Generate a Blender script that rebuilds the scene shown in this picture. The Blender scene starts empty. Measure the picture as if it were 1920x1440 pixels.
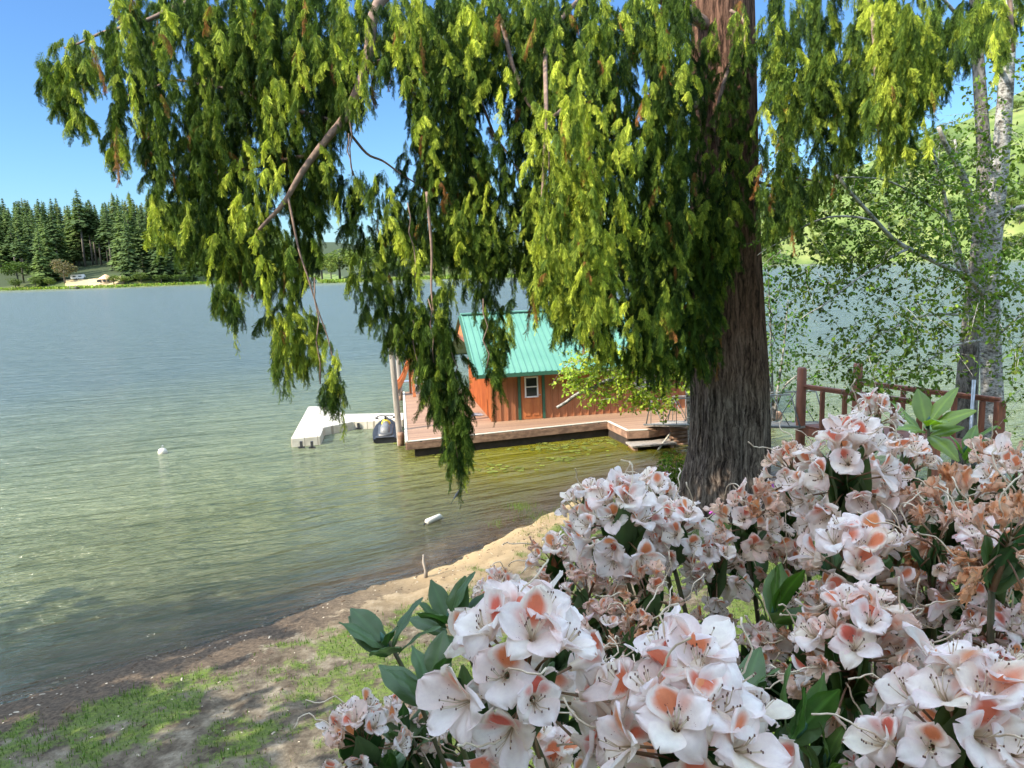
import bpy, math, random
import numpy as np
from mathutils import Vector, Matrix
random.seed(7); rng=np.random.default_rng(7)
S=bpy.context.scene; COL=S.collection
# ---------------------------------------------------------------- camera, world, sun
FPX=1450.0; CH=7.0; HY=488.0; ROLL=math.radians(2.0)
PITCH=math.atan((720-HY)/FPX)
_fw=np.array([0,math.cos(PITCH),-math.sin(PITCH)]); _r0=np.array([1.,0,0]); _u0=np.cross(_r0,_fw)
_rt=_r0*math.cos(ROLL)-_u0*math.sin(ROLL); _up=_u0*math.cos(ROLL)+_r0*math.sin(ROLL)
cd=bpy.data.cameras.new('camera'); cam=bpy.data.objects.new('camera',cd); COL.objects.link(cam)
cd.sensor_width=36; cd.lens=36*FPX/1920; cd.clip_start=0.05; cd.clip_end=6000
cam.matrix_world=Matrix(((_rt[0],_up[0],-_fw[0],0),(_rt[1],_up[1],-_fw[1],0),(_rt[2],_up[2],-_fw[2],CH),(0,0,0,1)))
S.camera=cam
SUN_AZ=math.radians(27); SUN_EL=math.radians(37)      # azimuth the light travels towards, from +X
LDIR=np.array([math.cos(SUN_EL)*math.cos(SUN_AZ),math.cos(SUN_EL)*math.sin(SUN_AZ),-math.sin(SUN_EL)])
W=bpy.data.worlds.new("World"); S.world=W; W.use_nodes=True
nt=W.node_tree; nt.nodes.clear()
o_=nt.nodes.new('ShaderNodeOutputWorld'); b_=nt.nodes.new('ShaderNodeBackground'); s_=nt.nodes.new('ShaderNodeTexSky')
s_.sky_type='NISHITA'; s_.sun_disc=False; s_.sun_elevation=SUN_EL; s_.sun_rotation=math.atan2(-LDIR[0],-LDIR[1])
s_.air_density=1.0; s_.dust_density=0.3; s_.ozone_density=2.5
b_.inputs['Strength'].default_value=0.15
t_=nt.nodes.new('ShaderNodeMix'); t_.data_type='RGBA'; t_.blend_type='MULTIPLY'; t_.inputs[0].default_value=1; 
g_=nt.nodes.new('ShaderNodeTexCoord'); x_=nt.nodes.new('ShaderNodeSeparateXYZ'); r_=nt.nodes.new('ShaderNodeValToRGB')   # deep blue low down, unseen overhead part brightened and warmed as added fill light
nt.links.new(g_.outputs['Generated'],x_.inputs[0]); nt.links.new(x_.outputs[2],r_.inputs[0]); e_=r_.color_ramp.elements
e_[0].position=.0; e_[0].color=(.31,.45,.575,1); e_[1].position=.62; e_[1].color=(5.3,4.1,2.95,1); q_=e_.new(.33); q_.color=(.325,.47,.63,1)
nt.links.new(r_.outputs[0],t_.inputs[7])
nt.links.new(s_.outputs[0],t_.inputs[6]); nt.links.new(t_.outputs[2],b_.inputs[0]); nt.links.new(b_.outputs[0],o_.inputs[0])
sl=bpy.data.lights.new('sun','SUN'); sl.energy=3.9; sl.angle=math.radians(0.5); sl.color=(1,0.93,0.80)
so=bpy.data.objects.new('sun',sl); COL.objects.link(so); so.rotation_euler=Vector(LDIR).to_track_quat('-Z','Y').to_euler(); so.location=(-30,-20,40)
S.view_settings.view_transform='Standard'; S.view_settings.look='None'; S.view_settings.gamma=1; S.view_settings.exposure=1.22
S.cycles.max_bounces=8; S.cycles.transparent_max_bounces=12; S.cycles.caustics_reflective=False; S.cycles.caustics_refractive=False
S.cycles.sample_clamp_indirect=6

# ---------------------------------------------------------------- helpers
def ray(x,y): return _fw+_rt*((x-960)/FPX)-_up*((y-720)/FPX)
def onz(x,y,z=0.0):
    d=ray(x,y); return np.array([0,0,CH])+d*((z-CH)/d[2])
def aty(x,y,Y):
    d=ray(x,y); return np.array([0,0,CH])+d*(Y/d[1])
def A(*a): return np.array(a,float)
def vnoise(x,y,seed=0):
    x=np.asarray(x,float); y=np.asarray(y,float)
    xi=np.floor(x).astype(np.int64); yi=np.floor(y).astype(np.int64); fx=x-xi; fy=y-yi
    fx=fx*fx*(3-2*fx); fy=fy*fy*(3-2*fy)
    def h(a,b):
        n=(a*374761393+b*668265263+seed*1442695041)&0x7fffffff
        n=((n^(n>>13))*1274126177)&0x7fffffff
        return ((n^(n>>16))&0xffff)/65535.0
    return (h(xi,yi)*(1-fx)+h(xi+1,yi)*fx)*(1-fy)+(h(xi,yi+1)*(1-fx)+h(xi+1,yi+1)*fx)*fy
def fbm(x,y,seed=0,o=4):
    s=0;a=.5
    for k in range(o): s=s+a*vnoise(x*2**k,y*2**k,seed+k); a*=.5
    return s/(1-.5**o)
def tag(o,label=None,cat=None,group=None,kind=None):
    if label: o['label']=label
    if cat: o['category']=cat
    if group: o['group']=group
    if kind: o['kind']=kind
    return o
def empty(name,loc,rz=0,label=None,cat=None,group=None):
    o=bpy.data.objects.new(name,None); COL.objects.link(o); o.location=loc; o.rotation_euler=(0,0,rz); o.empty_display_size=.2
    return tag(o,label,cat,group)
def link(name,me,parent=None,mats=()):
    o=bpy.data.objects.new(name,me); COL.objects.link(o)
    if parent: o.parent=parent
    return o
def npmesh(name,V,F,mat,parent=None,col=None,smooth=False,extra=None,mi=None):
    """V (n,3), F (m,k) constant k"""
    V=np.asarray(V,np.float32); F=np.asarray(F,np.int32); k=F.shape[1]
    me=bpy.data.meshes.new(name); me.vertices.add(len(V)); me.vertices.foreach_set('co',V.ravel())
    me.loops.add(F.size); me.loops.foreach_set('vertex_index',F.ravel())
    me.polygons.add(len(F)); me.polygons.foreach_set('loop_start',np.arange(0,F.size,k,dtype=np.int32))
    if mi is not None: me.polygons.foreach_set('material_index',np.asarray(mi,np.int32))
    me.update(calc_edges=True)
    if smooth: me.polygons.foreach_set('use_smooth',np.ones(len(F),bool))
    if col is not None:
        c=np.ones((len(V),4),np.float32); c[:,:3]=col
        a=me.attributes.new('Col','FLOAT_COLOR','POINT'); a.data.foreach_set('color',c.ravel())
    for n,v in (extra or {}).items():
        a=me.attributes.new(n,'FLOAT','POINT'); a.data.foreach_set('value',np.asarray(v,np.float32))
    for m in (mat if isinstance(mat,(list,tuple)) else [mat]): me.materials.append(m)
    return link(name,me,parent)
class MB:
    def __init__(s): s.v=[]; s.f=[]; s.mi=[]; s.m=0
    def add(s,vs,fs):
        n=len(s.v); s.v+= [tuple(map(float,p)) for p in vs]; s.f+=[tuple(n+i for i in f) for f in fs]; s.mi+=[s.m]*len(fs)
    def box(s,c,d,R=None):
        c=np.array(c,float); h=np.array(d,float)/2
        P=[np.array([a,b,e])*h for a in(-1,1) for b in(-1,1) for e in(-1,1)]
        if R is not None: P=[R@p for p in P]
        s.add([c+p for p in P],[(0,1,3,2),(4,6,7,5),(0,4,5,1),(2,3,7,6),(0,2,6,4),(1,5,7,3)]); return s
    def beam(s,a,b,w,h,up=(0,0,1)):
        a=np.array(a,float);b=np.array(b,float); x=b-a; L=np.linalg.norm(x); x/=L
        y=np.cross(up,x); y/=np.linalg.norm(y)+1e-9; z=np.cross(x,y)
        return s.box((a+b)/2,(L,w,h),np.stack([x,y,z],1))
    def prism(s,poly,z0,z1):
        n=len(poly); s.add([(*p[:2],z0) for p in poly]+[(*p[:2],z1) for p in poly],
            [tuple(range(n))[::-1],tuple(range(n,2*n))]+[(i,(i+1)%n,n+(i+1)%n,n+i) for i in range(n)]); return s
    def tube(s,pts,rad,n=8,cap=True,flute=None):
        pts=[np.array(p,float) for p in pts]; m=len(pts)
        rad=[rad]*m if np.isscalar(rad) else list(rad)
        V=[];F=[]; ref=None
        for i,p in enumerate(pts):
            t=pts[min(i+1,m-1)]-pts[max(i-1,0)]; t/=np.linalg.norm(t)+1e-9
            if ref is None: ref=np.cross(t,[0,0,1.]) if abs(t[2])<.9 else np.cross(t,[0,1.,0])
            x=ref-t*np.dot(ref,t); x/=np.linalg.norm(x)+1e-9; ref=x; y=np.cross(t,x)
            for j in range(n):
                a=2*math.pi*j/n; r=rad[i]*(flute(a,i/(m-1)) if flute else 1); V.append(p+(x*math.cos(a)+y*math.sin(a))*r)
        for i in range(m-1):
            for j in range(n): F.append((i*n+j,i*n+(j+1)%n,(i+1)*n+(j+1)%n,(i+1)*n+j))
        if cap: F.append(tuple(range(n))[::-1]); F.append(tuple((m-1)*n+j for j in range(n)))
        s.add(V,F); return s
    def lathe(s,c,prof,n=16):
        V=[];F=[]
        for r,z in prof:
            for j in range(n): a=2*math.pi*j/n; V.append((c[0]+r*math.cos(a),c[1]+r*math.sin(a),c[2]+z))
        for i in range(len(prof)-1):
            for j in range(n): F.append((i*n+j,i*n+(j+1)%n,(i+1)*n+(j+1)%n,(i+1)*n+j))
        F.append(tuple(range(n))[::-1]); F.append(tuple((len(prof)-1)*n+j for j in range(n)))
        s.add(V,F); return s
    def build(s,name,mat,parent=None,smooth=False,bevel=0):
        me=bpy.data.meshes.new(name); me.from_pydata(s.v,[],s.f); me.update()
        for m in (mat if isinstance(mat,(list,tuple)) else [mat]): me.materials.append(m)
        if any(s.mi): me.polygons.foreach_set('material_index',s.mi)
        if smooth: me.polygons.foreach_set('use_smooth',[True]*len(me.polygons))
        o=link(name,me,parent)
        if bevel:
            b=o.modifiers.new('bevel','BEVEL'); b.width=bevel; b.segments=2; b.limit_method='ANGLE'
        return o
# ---------------------------------------------------------------- materials
def nodes(name):
    m=bpy.data.materials.new(name); m.use_nodes=True; t=m.node_tree; t.nodes.clear()
    out=t.nodes.new('ShaderNodeOutputMaterial'); return m,t,out
def nd(t,ty,**k):
    n=t.nodes.new(ty)
    for a,b in k.items():
        if a in('inp',):
            for i,v in b.items(): n.inputs[i].default_value=v
        else: setattr(n,a,b)
    return n
def ramp(t,fac,stops):
    r=t.nodes.new('ShaderNodeValToRGB'); e=r.color_ramp.elements
    while len(e)>1: e.remove(e[0])
    e[0].position=stops[0][0]; e[0].color=(*stops[0][1],1)
    for p,c in stops[1:]: q=e.new(p); q.color=(*c,1)
    t.links.new(fac,r.inputs[0]); return r.outputs[0]
def math_(t,op,a,b=None,clamp=False):
    n=t.nodes.new('ShaderNodeMath'); n.operation=op; n.use_clamp=clamp
    for i,v in enumerate((a,b)):
        if v is None: continue
        if isinstance(v,(int,float)): n.inputs[i].default_value=v
        else: t.links.new(v,n.inputs[i])
    return n.outputs[0]
def mixc(t,f,a,b,mode='MIX'):
    n=t.nodes.new('ShaderNodeMix'); n.data_type='RGBA'; n.blend_type=mode
    for i,v in ((0,f),(6,a),(7,b)):
        if isinstance(v,(int,float)): n.inputs[i].default_value=v
        elif isinstance(v,tuple): n.inputs[i].default_value=(*v,1)
        else: t.links.new(v,n.inputs[i])
    return n.outputs[2]
def noise(t,scale,detail=4,rough=.55,co=None,stretch=None,obj=False):
    n=nd(t,'ShaderNodeTexNoise',inp={'Scale':scale,'Detail':detail,'Roughness':rough})
    if co is None:
        tc=t.nodes.new('ShaderNodeTexCoord'); co=tc.outputs['Object']
    if stretch:
        mp=t.nodes.new('ShaderNodeMapping'); mp.inputs['Scale'].default_value=stretch; t.links.new(co,mp.inputs[0]); co=mp.outputs[0]
    t.links.new(co,n.inputs['Vector']); return n.outputs['Fac']
def bump(t,h,s=.3,d=.02):
    b=nd(t,'ShaderNodeBump',inp={'Strength':s,'Distance':d}); t.links.new(h,b.inputs['Height']); return b.outputs[0]
def prin(t,out,col,rough=.6,bmp=None,metal=0,spec=.5,**k):
    p=t.nodes.new('ShaderNodeBsdfPrincipled')
    for n,v in (('Base Color',col),('Roughness',rough),('Metallic',metal),('Specular IOR Level',spec)):
        if isinstance(v,tuple): p.inputs[n].default_value=(*v,1)
        elif isinstance(v,(int,float)): p.inputs[n].default_value=v
        else: t.links.new(v,p.inputs[n])
    if bmp is not None: t.links.new(bmp,p.inputs['Normal'])
    for n,v in k.items(): p.inputs[n].default_value=v
    t.links.new(p.outputs[0],out.inputs[0]); return p
def mat(name,c1,c2=None,rough=.6,scale=6,stretch=None,bs=.3,bd=.01,metal=0,lo=.35,hi=.65,spec=.5):
    m,t,out=nodes(name)
    f=noise(t,scale,5,.6,stretch=stretch)
    c=ramp(t,f,[(lo,c1),(hi,c2 or tuple(x*.75 for x in c1))])
    prin(t,out,c,rough,bump(t,f,bs,bd),metal,spec); return m
def leafmat(name,trans=.35,rough=.5,spec=.3,tint=(1.1,1.15,.6)):
    m,t,out=nodes(name)
    a=nd(t,'ShaderNodeAttribute',attribute_name='Col')
    n=noise(t,7,2); c=mixc(t,1.0,a.outputs[0],ramp(t,n,[(.3,(.8,.8,.8)),(.7,(1.15,1.15,1.15))]),'MULTIPLY')
    p=prin(t,out,c,rough,spec=spec)
    tr=t.nodes.new('ShaderNodeBsdfTranslucent'); t.links.new(mixc(t,1.0,c,tint,'MULTIPLY'),tr.inputs[0])
    mx=t.nodes.new('ShaderNodeMixShader'); mx.inputs[0].default_value=trans
    t.links.new(p.outputs[0],mx.inputs[1]); t.links.new(tr.outputs[0],mx.inputs[2]); t.links.new(mx.outputs[0],out.inputs[0]); return m
M={}
M['cedar_leaf']=leafmat('cedar_leaf',.27,.65,.10)
M['leaf']=leafmat('leaf',.45,.65,.12)
M['far_leaf']=leafmat('far_leaf',.3,.8,.1)
M['rhodo_leaf']=None
M['wood_grey']=mat('weathered_grey_wood',(.36,.31,.25),(.20,.165,.13),.85,14,(1,1,.12),.5,.01)
M['limb_bark']=mat('limb_bark',(.26,.17,.12),(.13,.085,.06),.9,9,None,.6,.02)
M['far_bark']=mat('far_bark',(.20,.165,.13),(.11,.09,.07),.9,1,None,.3,.02)
M['red_wood']=mat('stained_red_wood',(.30,.105,.055),(.15,.055,.032),.6,9,(1,1,.15),.5,.01)
M['plank_red']=None
M['cream']=mat('cream_plastic',(.66,.61,.50),(.55,.50,.39),.45,3,None,.1,.005)
M['white']=mat('white_paint',(.8,.8,.78),(.7,.7,.68),.4,8)
M['metal']=mat('galvanised_metal',(.50,.51,.52),(.36,.37,.38),.4,12,None,.1,.003,.7)
M['dull_metal']=mat('dull_steel',(.22,.23,.22),(.14,.145,.14),.6,12,None,.1,.003,.3)
M['dark']=mat('dark_rubber',(.02,.02,.022),(.035,.035,.035),.5)
M['yellow']=mat('yellow_plastic',(.80,.55,.02),(.7,.48,.02),.35)
M['grey_seat']=mat('grey_vinyl',(.20,.195,.185),(.13,.13,.125),.5,5)
M['green_trim']=mat('green_trim',(.035,.12,.07),(.03,.09,.055),.5,8)
M['orange_board']=mat('orange_cedar_board',(.50,.17,.05),(.36,.11,.035),.65,5,(1,1,.2))
M['glass']=mat('dark_window_glass',(.03,.035,.04),(.02,.025,.03),.06,3,bs=0,spec=.8)
M['canvas']=mat('tan_canvas',(.60,.46,.30),(.50,.37,.24),.8,2)
M['rope']=mat('pale_rope',(.62,.58,.48),(.45,.40,.32),.8,30)
M['purple']=mat('purple_petal',(.36,.05,.34),(.5,.12,.45),.6,50)
def stripes(name,c1,c2,axis,period,gap=.06,rough=.7,grain=(8,8,8),gapc=(.02,.012,.008)):
    m,t,out=nodes(name); tc=t.nodes.new('ShaderNodeTexCoord'); sp=t.nodes.new('ShaderNodeSeparateXYZ'); t.links.new(tc.outputs['Object'],sp.inputs[0])
    v=math_(t,'DIVIDE',sp.outputs[axis],period); fr=math_(t,'FRACT',v); fl=math_(t,'FLOOR',v)
    wn=nd(t,'ShaderNodeTexWhiteNoise',noise_dimensions='1D'); t.links.new(fl,wn.inputs['W'])
    n=noise(t,1,5,.6,co=tc.outputs['Object'],stretch=grain)
    f=math_(t,'ADD',math_(t,'MULTIPLY',wn.outputs[0],.45),math_(t,'MULTIPLY',n,.6))
    c=ramp(t,f,[(.25,c1),(.75,c2)])
    g=math_(t,'LESS_THAN',fr,gap); c=mixc(t,g,c,gapc)
    h=math_(t,'SUBTRACT',math_(t,'MULTIPLY',n,.3),g)
    prin(t,out,c,rough,bump(t,h,.5,.008)); return m
M['deck']=stripes('reddish_deck_planks',(.36,.215,.125),(.24,.135,.078),1,.14,.07,.75,(3,22,8))
M['siding']=stripes('red_brown_siding',(.44,.175,.075),(.32,.12,.05),0,.31,.01,.7,(14,14,2))
M['fascia']=mat('weathered_fascia',(.34,.20,.125),(.17,.095,.06),.85,3,(1,1,2),.3,.01,lo=.38,hi=.6)

# ---------------------------------------------------------------- lake outline and terrain
_far=[onz(x,y)[:2] for x,y in ((1960,486),(1760,489),(1500,495),(1250,507),(1080,516),(980,520.5),(860,523),(740,526),(640,530),(596,531))]
_far+= [tuple(onz(x,y)[:2]) for x,y in ((592,520),(560,519),(470,527),(430,531),(200,540),(0,545),(-260,555))]
LAKE=np.array([(-8.7,11.9),(-6.5,13.65),(-5.2,14.6),(-3.9,15.9),(-2.6,16.55),(-1.5,17.5),(-.5,18.9),(.5,20.3),(1.95,22.2),(3.6,23.9),(5,24.8),(6.6,24.4),(8,22.5),(10,18.5),(14,12),(30,2),(120,-10),(230,100),(250,300)]+[tuple(p) for p in _far]+[(-420,380),(-300,100),(-160,-90),(-60,-37)],float)
def sdist(P):
    """positive on land, negative in the lake"""
    d=np.full(len(P),1e9); ins=np.zeros(len(P),bool); n=len(LAKE)
    for i in range(n):
        a=LAKE[i]; b=LAKE[(i+1)%n]; ab=b-a
        t=np.clip(((P-a)@ab)/(ab@ab),0,1); q=P-(a+t[:,None]*ab); d=np.minimum(d,np.hypot(q[:,0],q[:,1]))
        c=((a[1]>P[:,1])!=(b[1]>P[:,1])); xx=(b[0]-a[0])*(P[:,1]-a[1])/((b[1]-a[1]) if b[1]!=a[1] else 1e-9)+a[0]
        ins^= c&(P[:,0]<xx)
    return np.where(ins,-d,d)
def terrain(P):
    P=np.atleast_2d(np.asarray(P,float))[:,:2]; R=np.hypot(P[:,0],P[:,1]); d=sdist(P)
    d=d+np.where(R<60,(fbm(P[:,0]*1.1,P[:,1]*1.1,3)-.5)*.5+(fbm(P[:,0]*4,P[:,1]*4,5)-.5)*.16,0)*np.clip(1-np.abs(d)/4,0,1)
    bank=np.interp(d,[-40,-8,0,1,4,8,14,18,60],[-6,-1.1,-.02,.13,.45,1.05,3.6,4.1,6])
    bank+= (fbm(P[:,0]*1.3,P[:,1]*1.3,9)-.5)*.14*np.clip(d/1.5,0,1)+(fbm(P[:,0]*6,P[:,1]*6,11,3)-.5)*.05*np.clip(d*2,0,1)
    px=960+FPX*P[:,0]/np.maximum(P[:,1],1e-3)
    cr=np.interp(px,[-600,0,450,520,640,800,1000,1300,1500,1700,1920,2500],[30,26,24,40,36,15,15,34,50,84,138,175])
    cr=cr*(.9+.25*fbm(P[:,0]/60,P[:,1]/60,21)); sl=np.interp(px,[0,900,1300,1700],[.26,.3,.6,.85])
    dd=np.maximum(d,0); far=np.where(P[:,1]>60,np.where(d>0,cr*(1-np.exp(-sl*np.maximum(dd-8,0)/cr))+.6*np.clip(dd/6,0,1),np.maximum(d*.1,-6)),np.interp(d,[-50,0,10,400],[-5,0,1.5,30]))
    w=np.clip((R-70)/60,0,1)
    return bank*(1-w)+far*w, d
def gz(x,y): return float(terrain([[x,y]])[0][0])
def polar(nth,nr,r0,r1):
    th=np.concatenate([np.linspace(math.radians(40),math.radians(140),int(nth*.72),endpoint=False),np.linspace(math.radians(140),math.radians(400),nth-int(nth*.72),endpoint=False)])
    r=np.concatenate([[r0*.5],np.geomspace(r0,26,int(nr*.62),endpoint=False),np.geomspace(26,r1,nr-int(nr*.62)-1)])
    T,Rr=np.meshgrid(th,r); V=np.stack([Rr*np.cos(T),Rr*np.sin(T)],-1).reshape(-1,2)
    n=nth; i,j=np.meshgrid(np.arange(nr-1),np.arange(nth),indexing='ij')
    F=np.stack([i*n+j,(i+1)*n+j,(i+1)*n+(j+1)%n,i*n+(j+1)%n],-1).reshape(-1,4); return V,F
gv,gf=polar(760,330,1.2,4500); gh,gd=terrain(gv)
def grassy(x,y,d):
    g=fbm(x*.9,y*.9,31,4)+.25*(fbm(x*.35,y*.35,37,2)-.5)
    g=g+.75*(fbm(x*4,y*4,41,4)-.5)+np.interp(d,[0,.9,1.8,2.8,4.5,6.5,8],[-.6,-.35,-.02,.07,-.06,-.01,.12])+np.clip((x+3)*.08,0,.30)
    return np.clip((g-.43)*3.4,0,1)
gg=grassy(gv[:,0],gv[:,1],gd)
# the hole under the far end of the disc is filled by the centre ring; one sheet
def ground_mat():
    m,t,out=nodes('lakeside_ground'); 
    at=nd(t,'ShaderNodeAttribute',attribute_name='grass').outputs['Fac']; ad=nd(t,'ShaderNodeAttribute',attribute_name='shore').outputs['Fac']; af=nd(t,'ShaderNodeAttribute',attribute_name='far').outputs['Fac']; ad2=nd(t,'ShaderNodeAttribute',attribute_name='dry').outputs['Fac']
    tc=t.nodes.new('ShaderNodeTexCoord'); co=tc.outputs['Object']
    n1=noise(t,2.2,6,.65,co); n2=noise(t,14,5,.7,co); n3=noise(t,60,3,.7,co); nf=noise(t,.035,6,.65,co)
    dirt=ramp(t,n1,[(.36,(.07,.052,.035)),(.5,(.145,.115,.078)),(.68,(.29,.245,.175))])
    dirt=mixc(t,1.0,dirt,ramp(t,n2,[(.3,(.6,.58,.55)),(.65,(1.1,1.1,1.1))]),'MULTIPLY')
    dirt=mixc(t,ad2,dirt,(.43,.30,.155))
    mud=ramp(t,n2,[(.35,(.05,.036,.025)),(.65,(.15,.108,.07))])
    wet=math_(t,'ADD',ad,math_(t,'MULTIPLY',math_(t,'SUBTRACT',n1,.5),1.6))
    wetf=ramp(t,wet,[(.9,(1,1,1)),(2.2,(0,0,0))])
    wetf=math_(t,'MULTIPLY',wetf,math_(t,'SUBTRACT',1.0,math_(t,'MULTIPLY',ad2,.97)))
    c=mixc(t,wetf,dirt,mud)
    gr=ramp(t,n2,[(.3,(.05,.08,.015)),(.7,(.15,.20,.035))])
    gm=ramp(t,math_(t,'ADD',at,math_(t,'MULTIPLY',math_(t,'SUBTRACT',n2,.5),1.6)),[(.45,(0,0,0)),(1.0,(.9,.9,.9))])
    c=mixc(t,gm,c,gr)
    bed=ramp(t,ad,[(-.0,(.30,.19,.105)),(1,(.30,.19,.105))]) 
    under=math_(t,'LESS_THAN',ad,0.0); c=mixc(t,under,c,mixc(t,n2,mixc(t,ad2,(.11,.08,.055),(.26,.16,.09)),mixc(t,ad2,(.19,.14,.10),(.44,.28,.16))))
    fc=ramp(t,nf,[(.34,(.06,.095,.022)),(.5,(.12,.165,.04)),(.68,(.22,.24,.075))])
    c=mixc(t,af,c,mixc(t,nd(t,'ShaderNodeAttribute',attribute_name='forest').outputs['Fac'],fc,(.045,.06,.025)))
    prin(t,out,c,.92,bump(t,math_(t,'ADD',math_(t,'MULTIPLY',n2,.7),math_(t,'MULTIPLY',n3,.5)),.7,.04),spec=.2); return m
Rg=np.hypot(gv[:,0],gv[:,1])
dry=np.clip((gv[:,0]+4.4)*.4,0,1)*np.clip(1.1-gd/2.3,0,1)*(Rg<60)
g_=npmesh('ground',np.c_[gv,gh],gf,ground_mat(),smooth=True,extra={'grass':gg*(Rg<60),'shore':np.clip(np.where(gd>0,gd*np.interp(gv[:,0],[-5,-1],[.5,1.1]),gd),-5,50),'far':np.clip((Rg-60)/60,0,1),'dry':dry,'forest':np.clip((1250-(960+FPX*gv[:,0]/np.maximum(gv[:,1],1)))/150,0,1)*(gd>12)}); tag(g_,kind='structure')
# ---------------------------------------------------------------- water
def water_mat():
    m,t,out=nodes('lake_water'); tc=t.nodes.new('ShaderNodeTexCoord'); co=tc.outputs['Object']
    dep=nd(t,'ShaderNodeAttribute',attribute_name='depth').outputs['Fac']; calm=nd(t,'ShaderNodeAttribute',attribute_name='calm').outputs['Fac']
    mp=t.nodes.new('ShaderNodeMapping'); mp.inputs['Rotation'].default_value=(0,0,math.radians(-25)); t.links.new(co,mp.inputs[0]); rc=mp.outputs[0]
    w1=noise(t,1.0,3,.55,rc,(.30,1.5,1)); w2=noise(t,1.0,3,.6,rc,(1.5,5.5,1)); w3=noise(t,1.0,2,.6,rc,(.12,.7,1)); w4=noise(t,1.0,2,.6,rc,(9,22,1))
    h=math_(t,'ADD',math_(t,'ADD',math_(t,'MULTIPLY',w1,1.0),math_(t,'MULTIPLY',w2,.32)),math_(t,'ADD',math_(t,'MULTIPLY',w3,.9),math_(t,'MULTIPLY',w4,.06)))
    amp=math_(t,'SUBTRACT',1.0,math_(t,'MULTIPLY',calm,.72)); h=math_(t,'MULTIPLY',h,amp)
    bm=bump(t,h,1.0,.85)
    body=ramp(t,noise(t,.12,3,.5,rc,(.5,2,1)),[(.3,(.15,.165,.065)),(.7,(.21,.23,.105))])
    deep=ramp(t,math_(t,'DIVIDE',dep,6.0),[(.15,(0,0,0)),(1.0,(1,1,1))]); body=mixc(t,deep,body,(.095,.13,.115)); silt=ramp(t,dep,[(.02,(1,1,1)),(.22,(0,0,0))]); body=mixc(t,calm,body,(.20,.172,.006))
    silt=math_(t,'MULTIPLY',silt,nd(t,'ShaderNodeAttribute',attribute_name='sandy').outputs['Fac']); body=mixc(t,silt,body,(.36,.23,.12)); bf=bump(t,h,.5,.85)
    df=nd(t,'ShaderNodeBsdfDiffuse'); t.links.new(body,df.inputs[0]); t.links.new(bm,df.inputs['Normal'])
    tr=nd(t,'ShaderNodeBsdfTransparent'); tr.inputs[0].default_value=(.93,.9,.80,1)
    mx=t.nodes.new('ShaderNodeMixShader'); f=math_(t,'SUBTRACT',1.0,math_(t,'POWER',2.718,math_(t,'MULTIPLY',dep,-1.6)))
    t.links.new(f,mx.inputs[0]); t.links.new(tr.outputs[0],mx.inputs[1]); t.links.new(df.outputs[0],mx.inputs[2])
    gl=nd(t,'ShaderNodeBsdfGlossy',inp={'Roughness':.16}); t.links.new(bm,gl.inputs['Normal'])
    fr=nd(t,'ShaderNodeFresnel',inp={'IOR':1.36}); t.links.new(bf,fr.inputs['Normal'])
    m2=t.nodes.new('ShaderNodeMixShader'); t.links.new(math_(t,'MULTIPLY',fr.outputs[0],1.0,True),m2.inputs[0]); t.links.new(mx.outputs[0],m2.inputs[1]); t.links.new(gl.outputs[0],m2.inputs[2])
    t.links.new(m2.outputs[0],out.inputs[0]); return m
keep=(gh[gf]<.25).any(1)&((gd[gf]<1.5).any(1)); used=np.unique(gf[keep]); remap=-np.ones(len(gv),int); remap[used]=np.arange(len(used))
_c=onz(1080,870)[:2]; calm=np.clip(1.5-np.hypot((gv[:,0]-_c[0])/6.8,(gv[:,1]-_c[1])/5.6)*1.0,0,1)
w_=npmesh('water',np.c_[gv[used],np.zeros(len(used))],remap[gf[keep]],water_mat(),smooth=True,extra={'depth':np.clip(-gh[used],0,9),'calm':calm[used],'sandy':np.clip((gv[used,0]+6)*.4,0,1)}); tag(w_,kind='structure')
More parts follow.
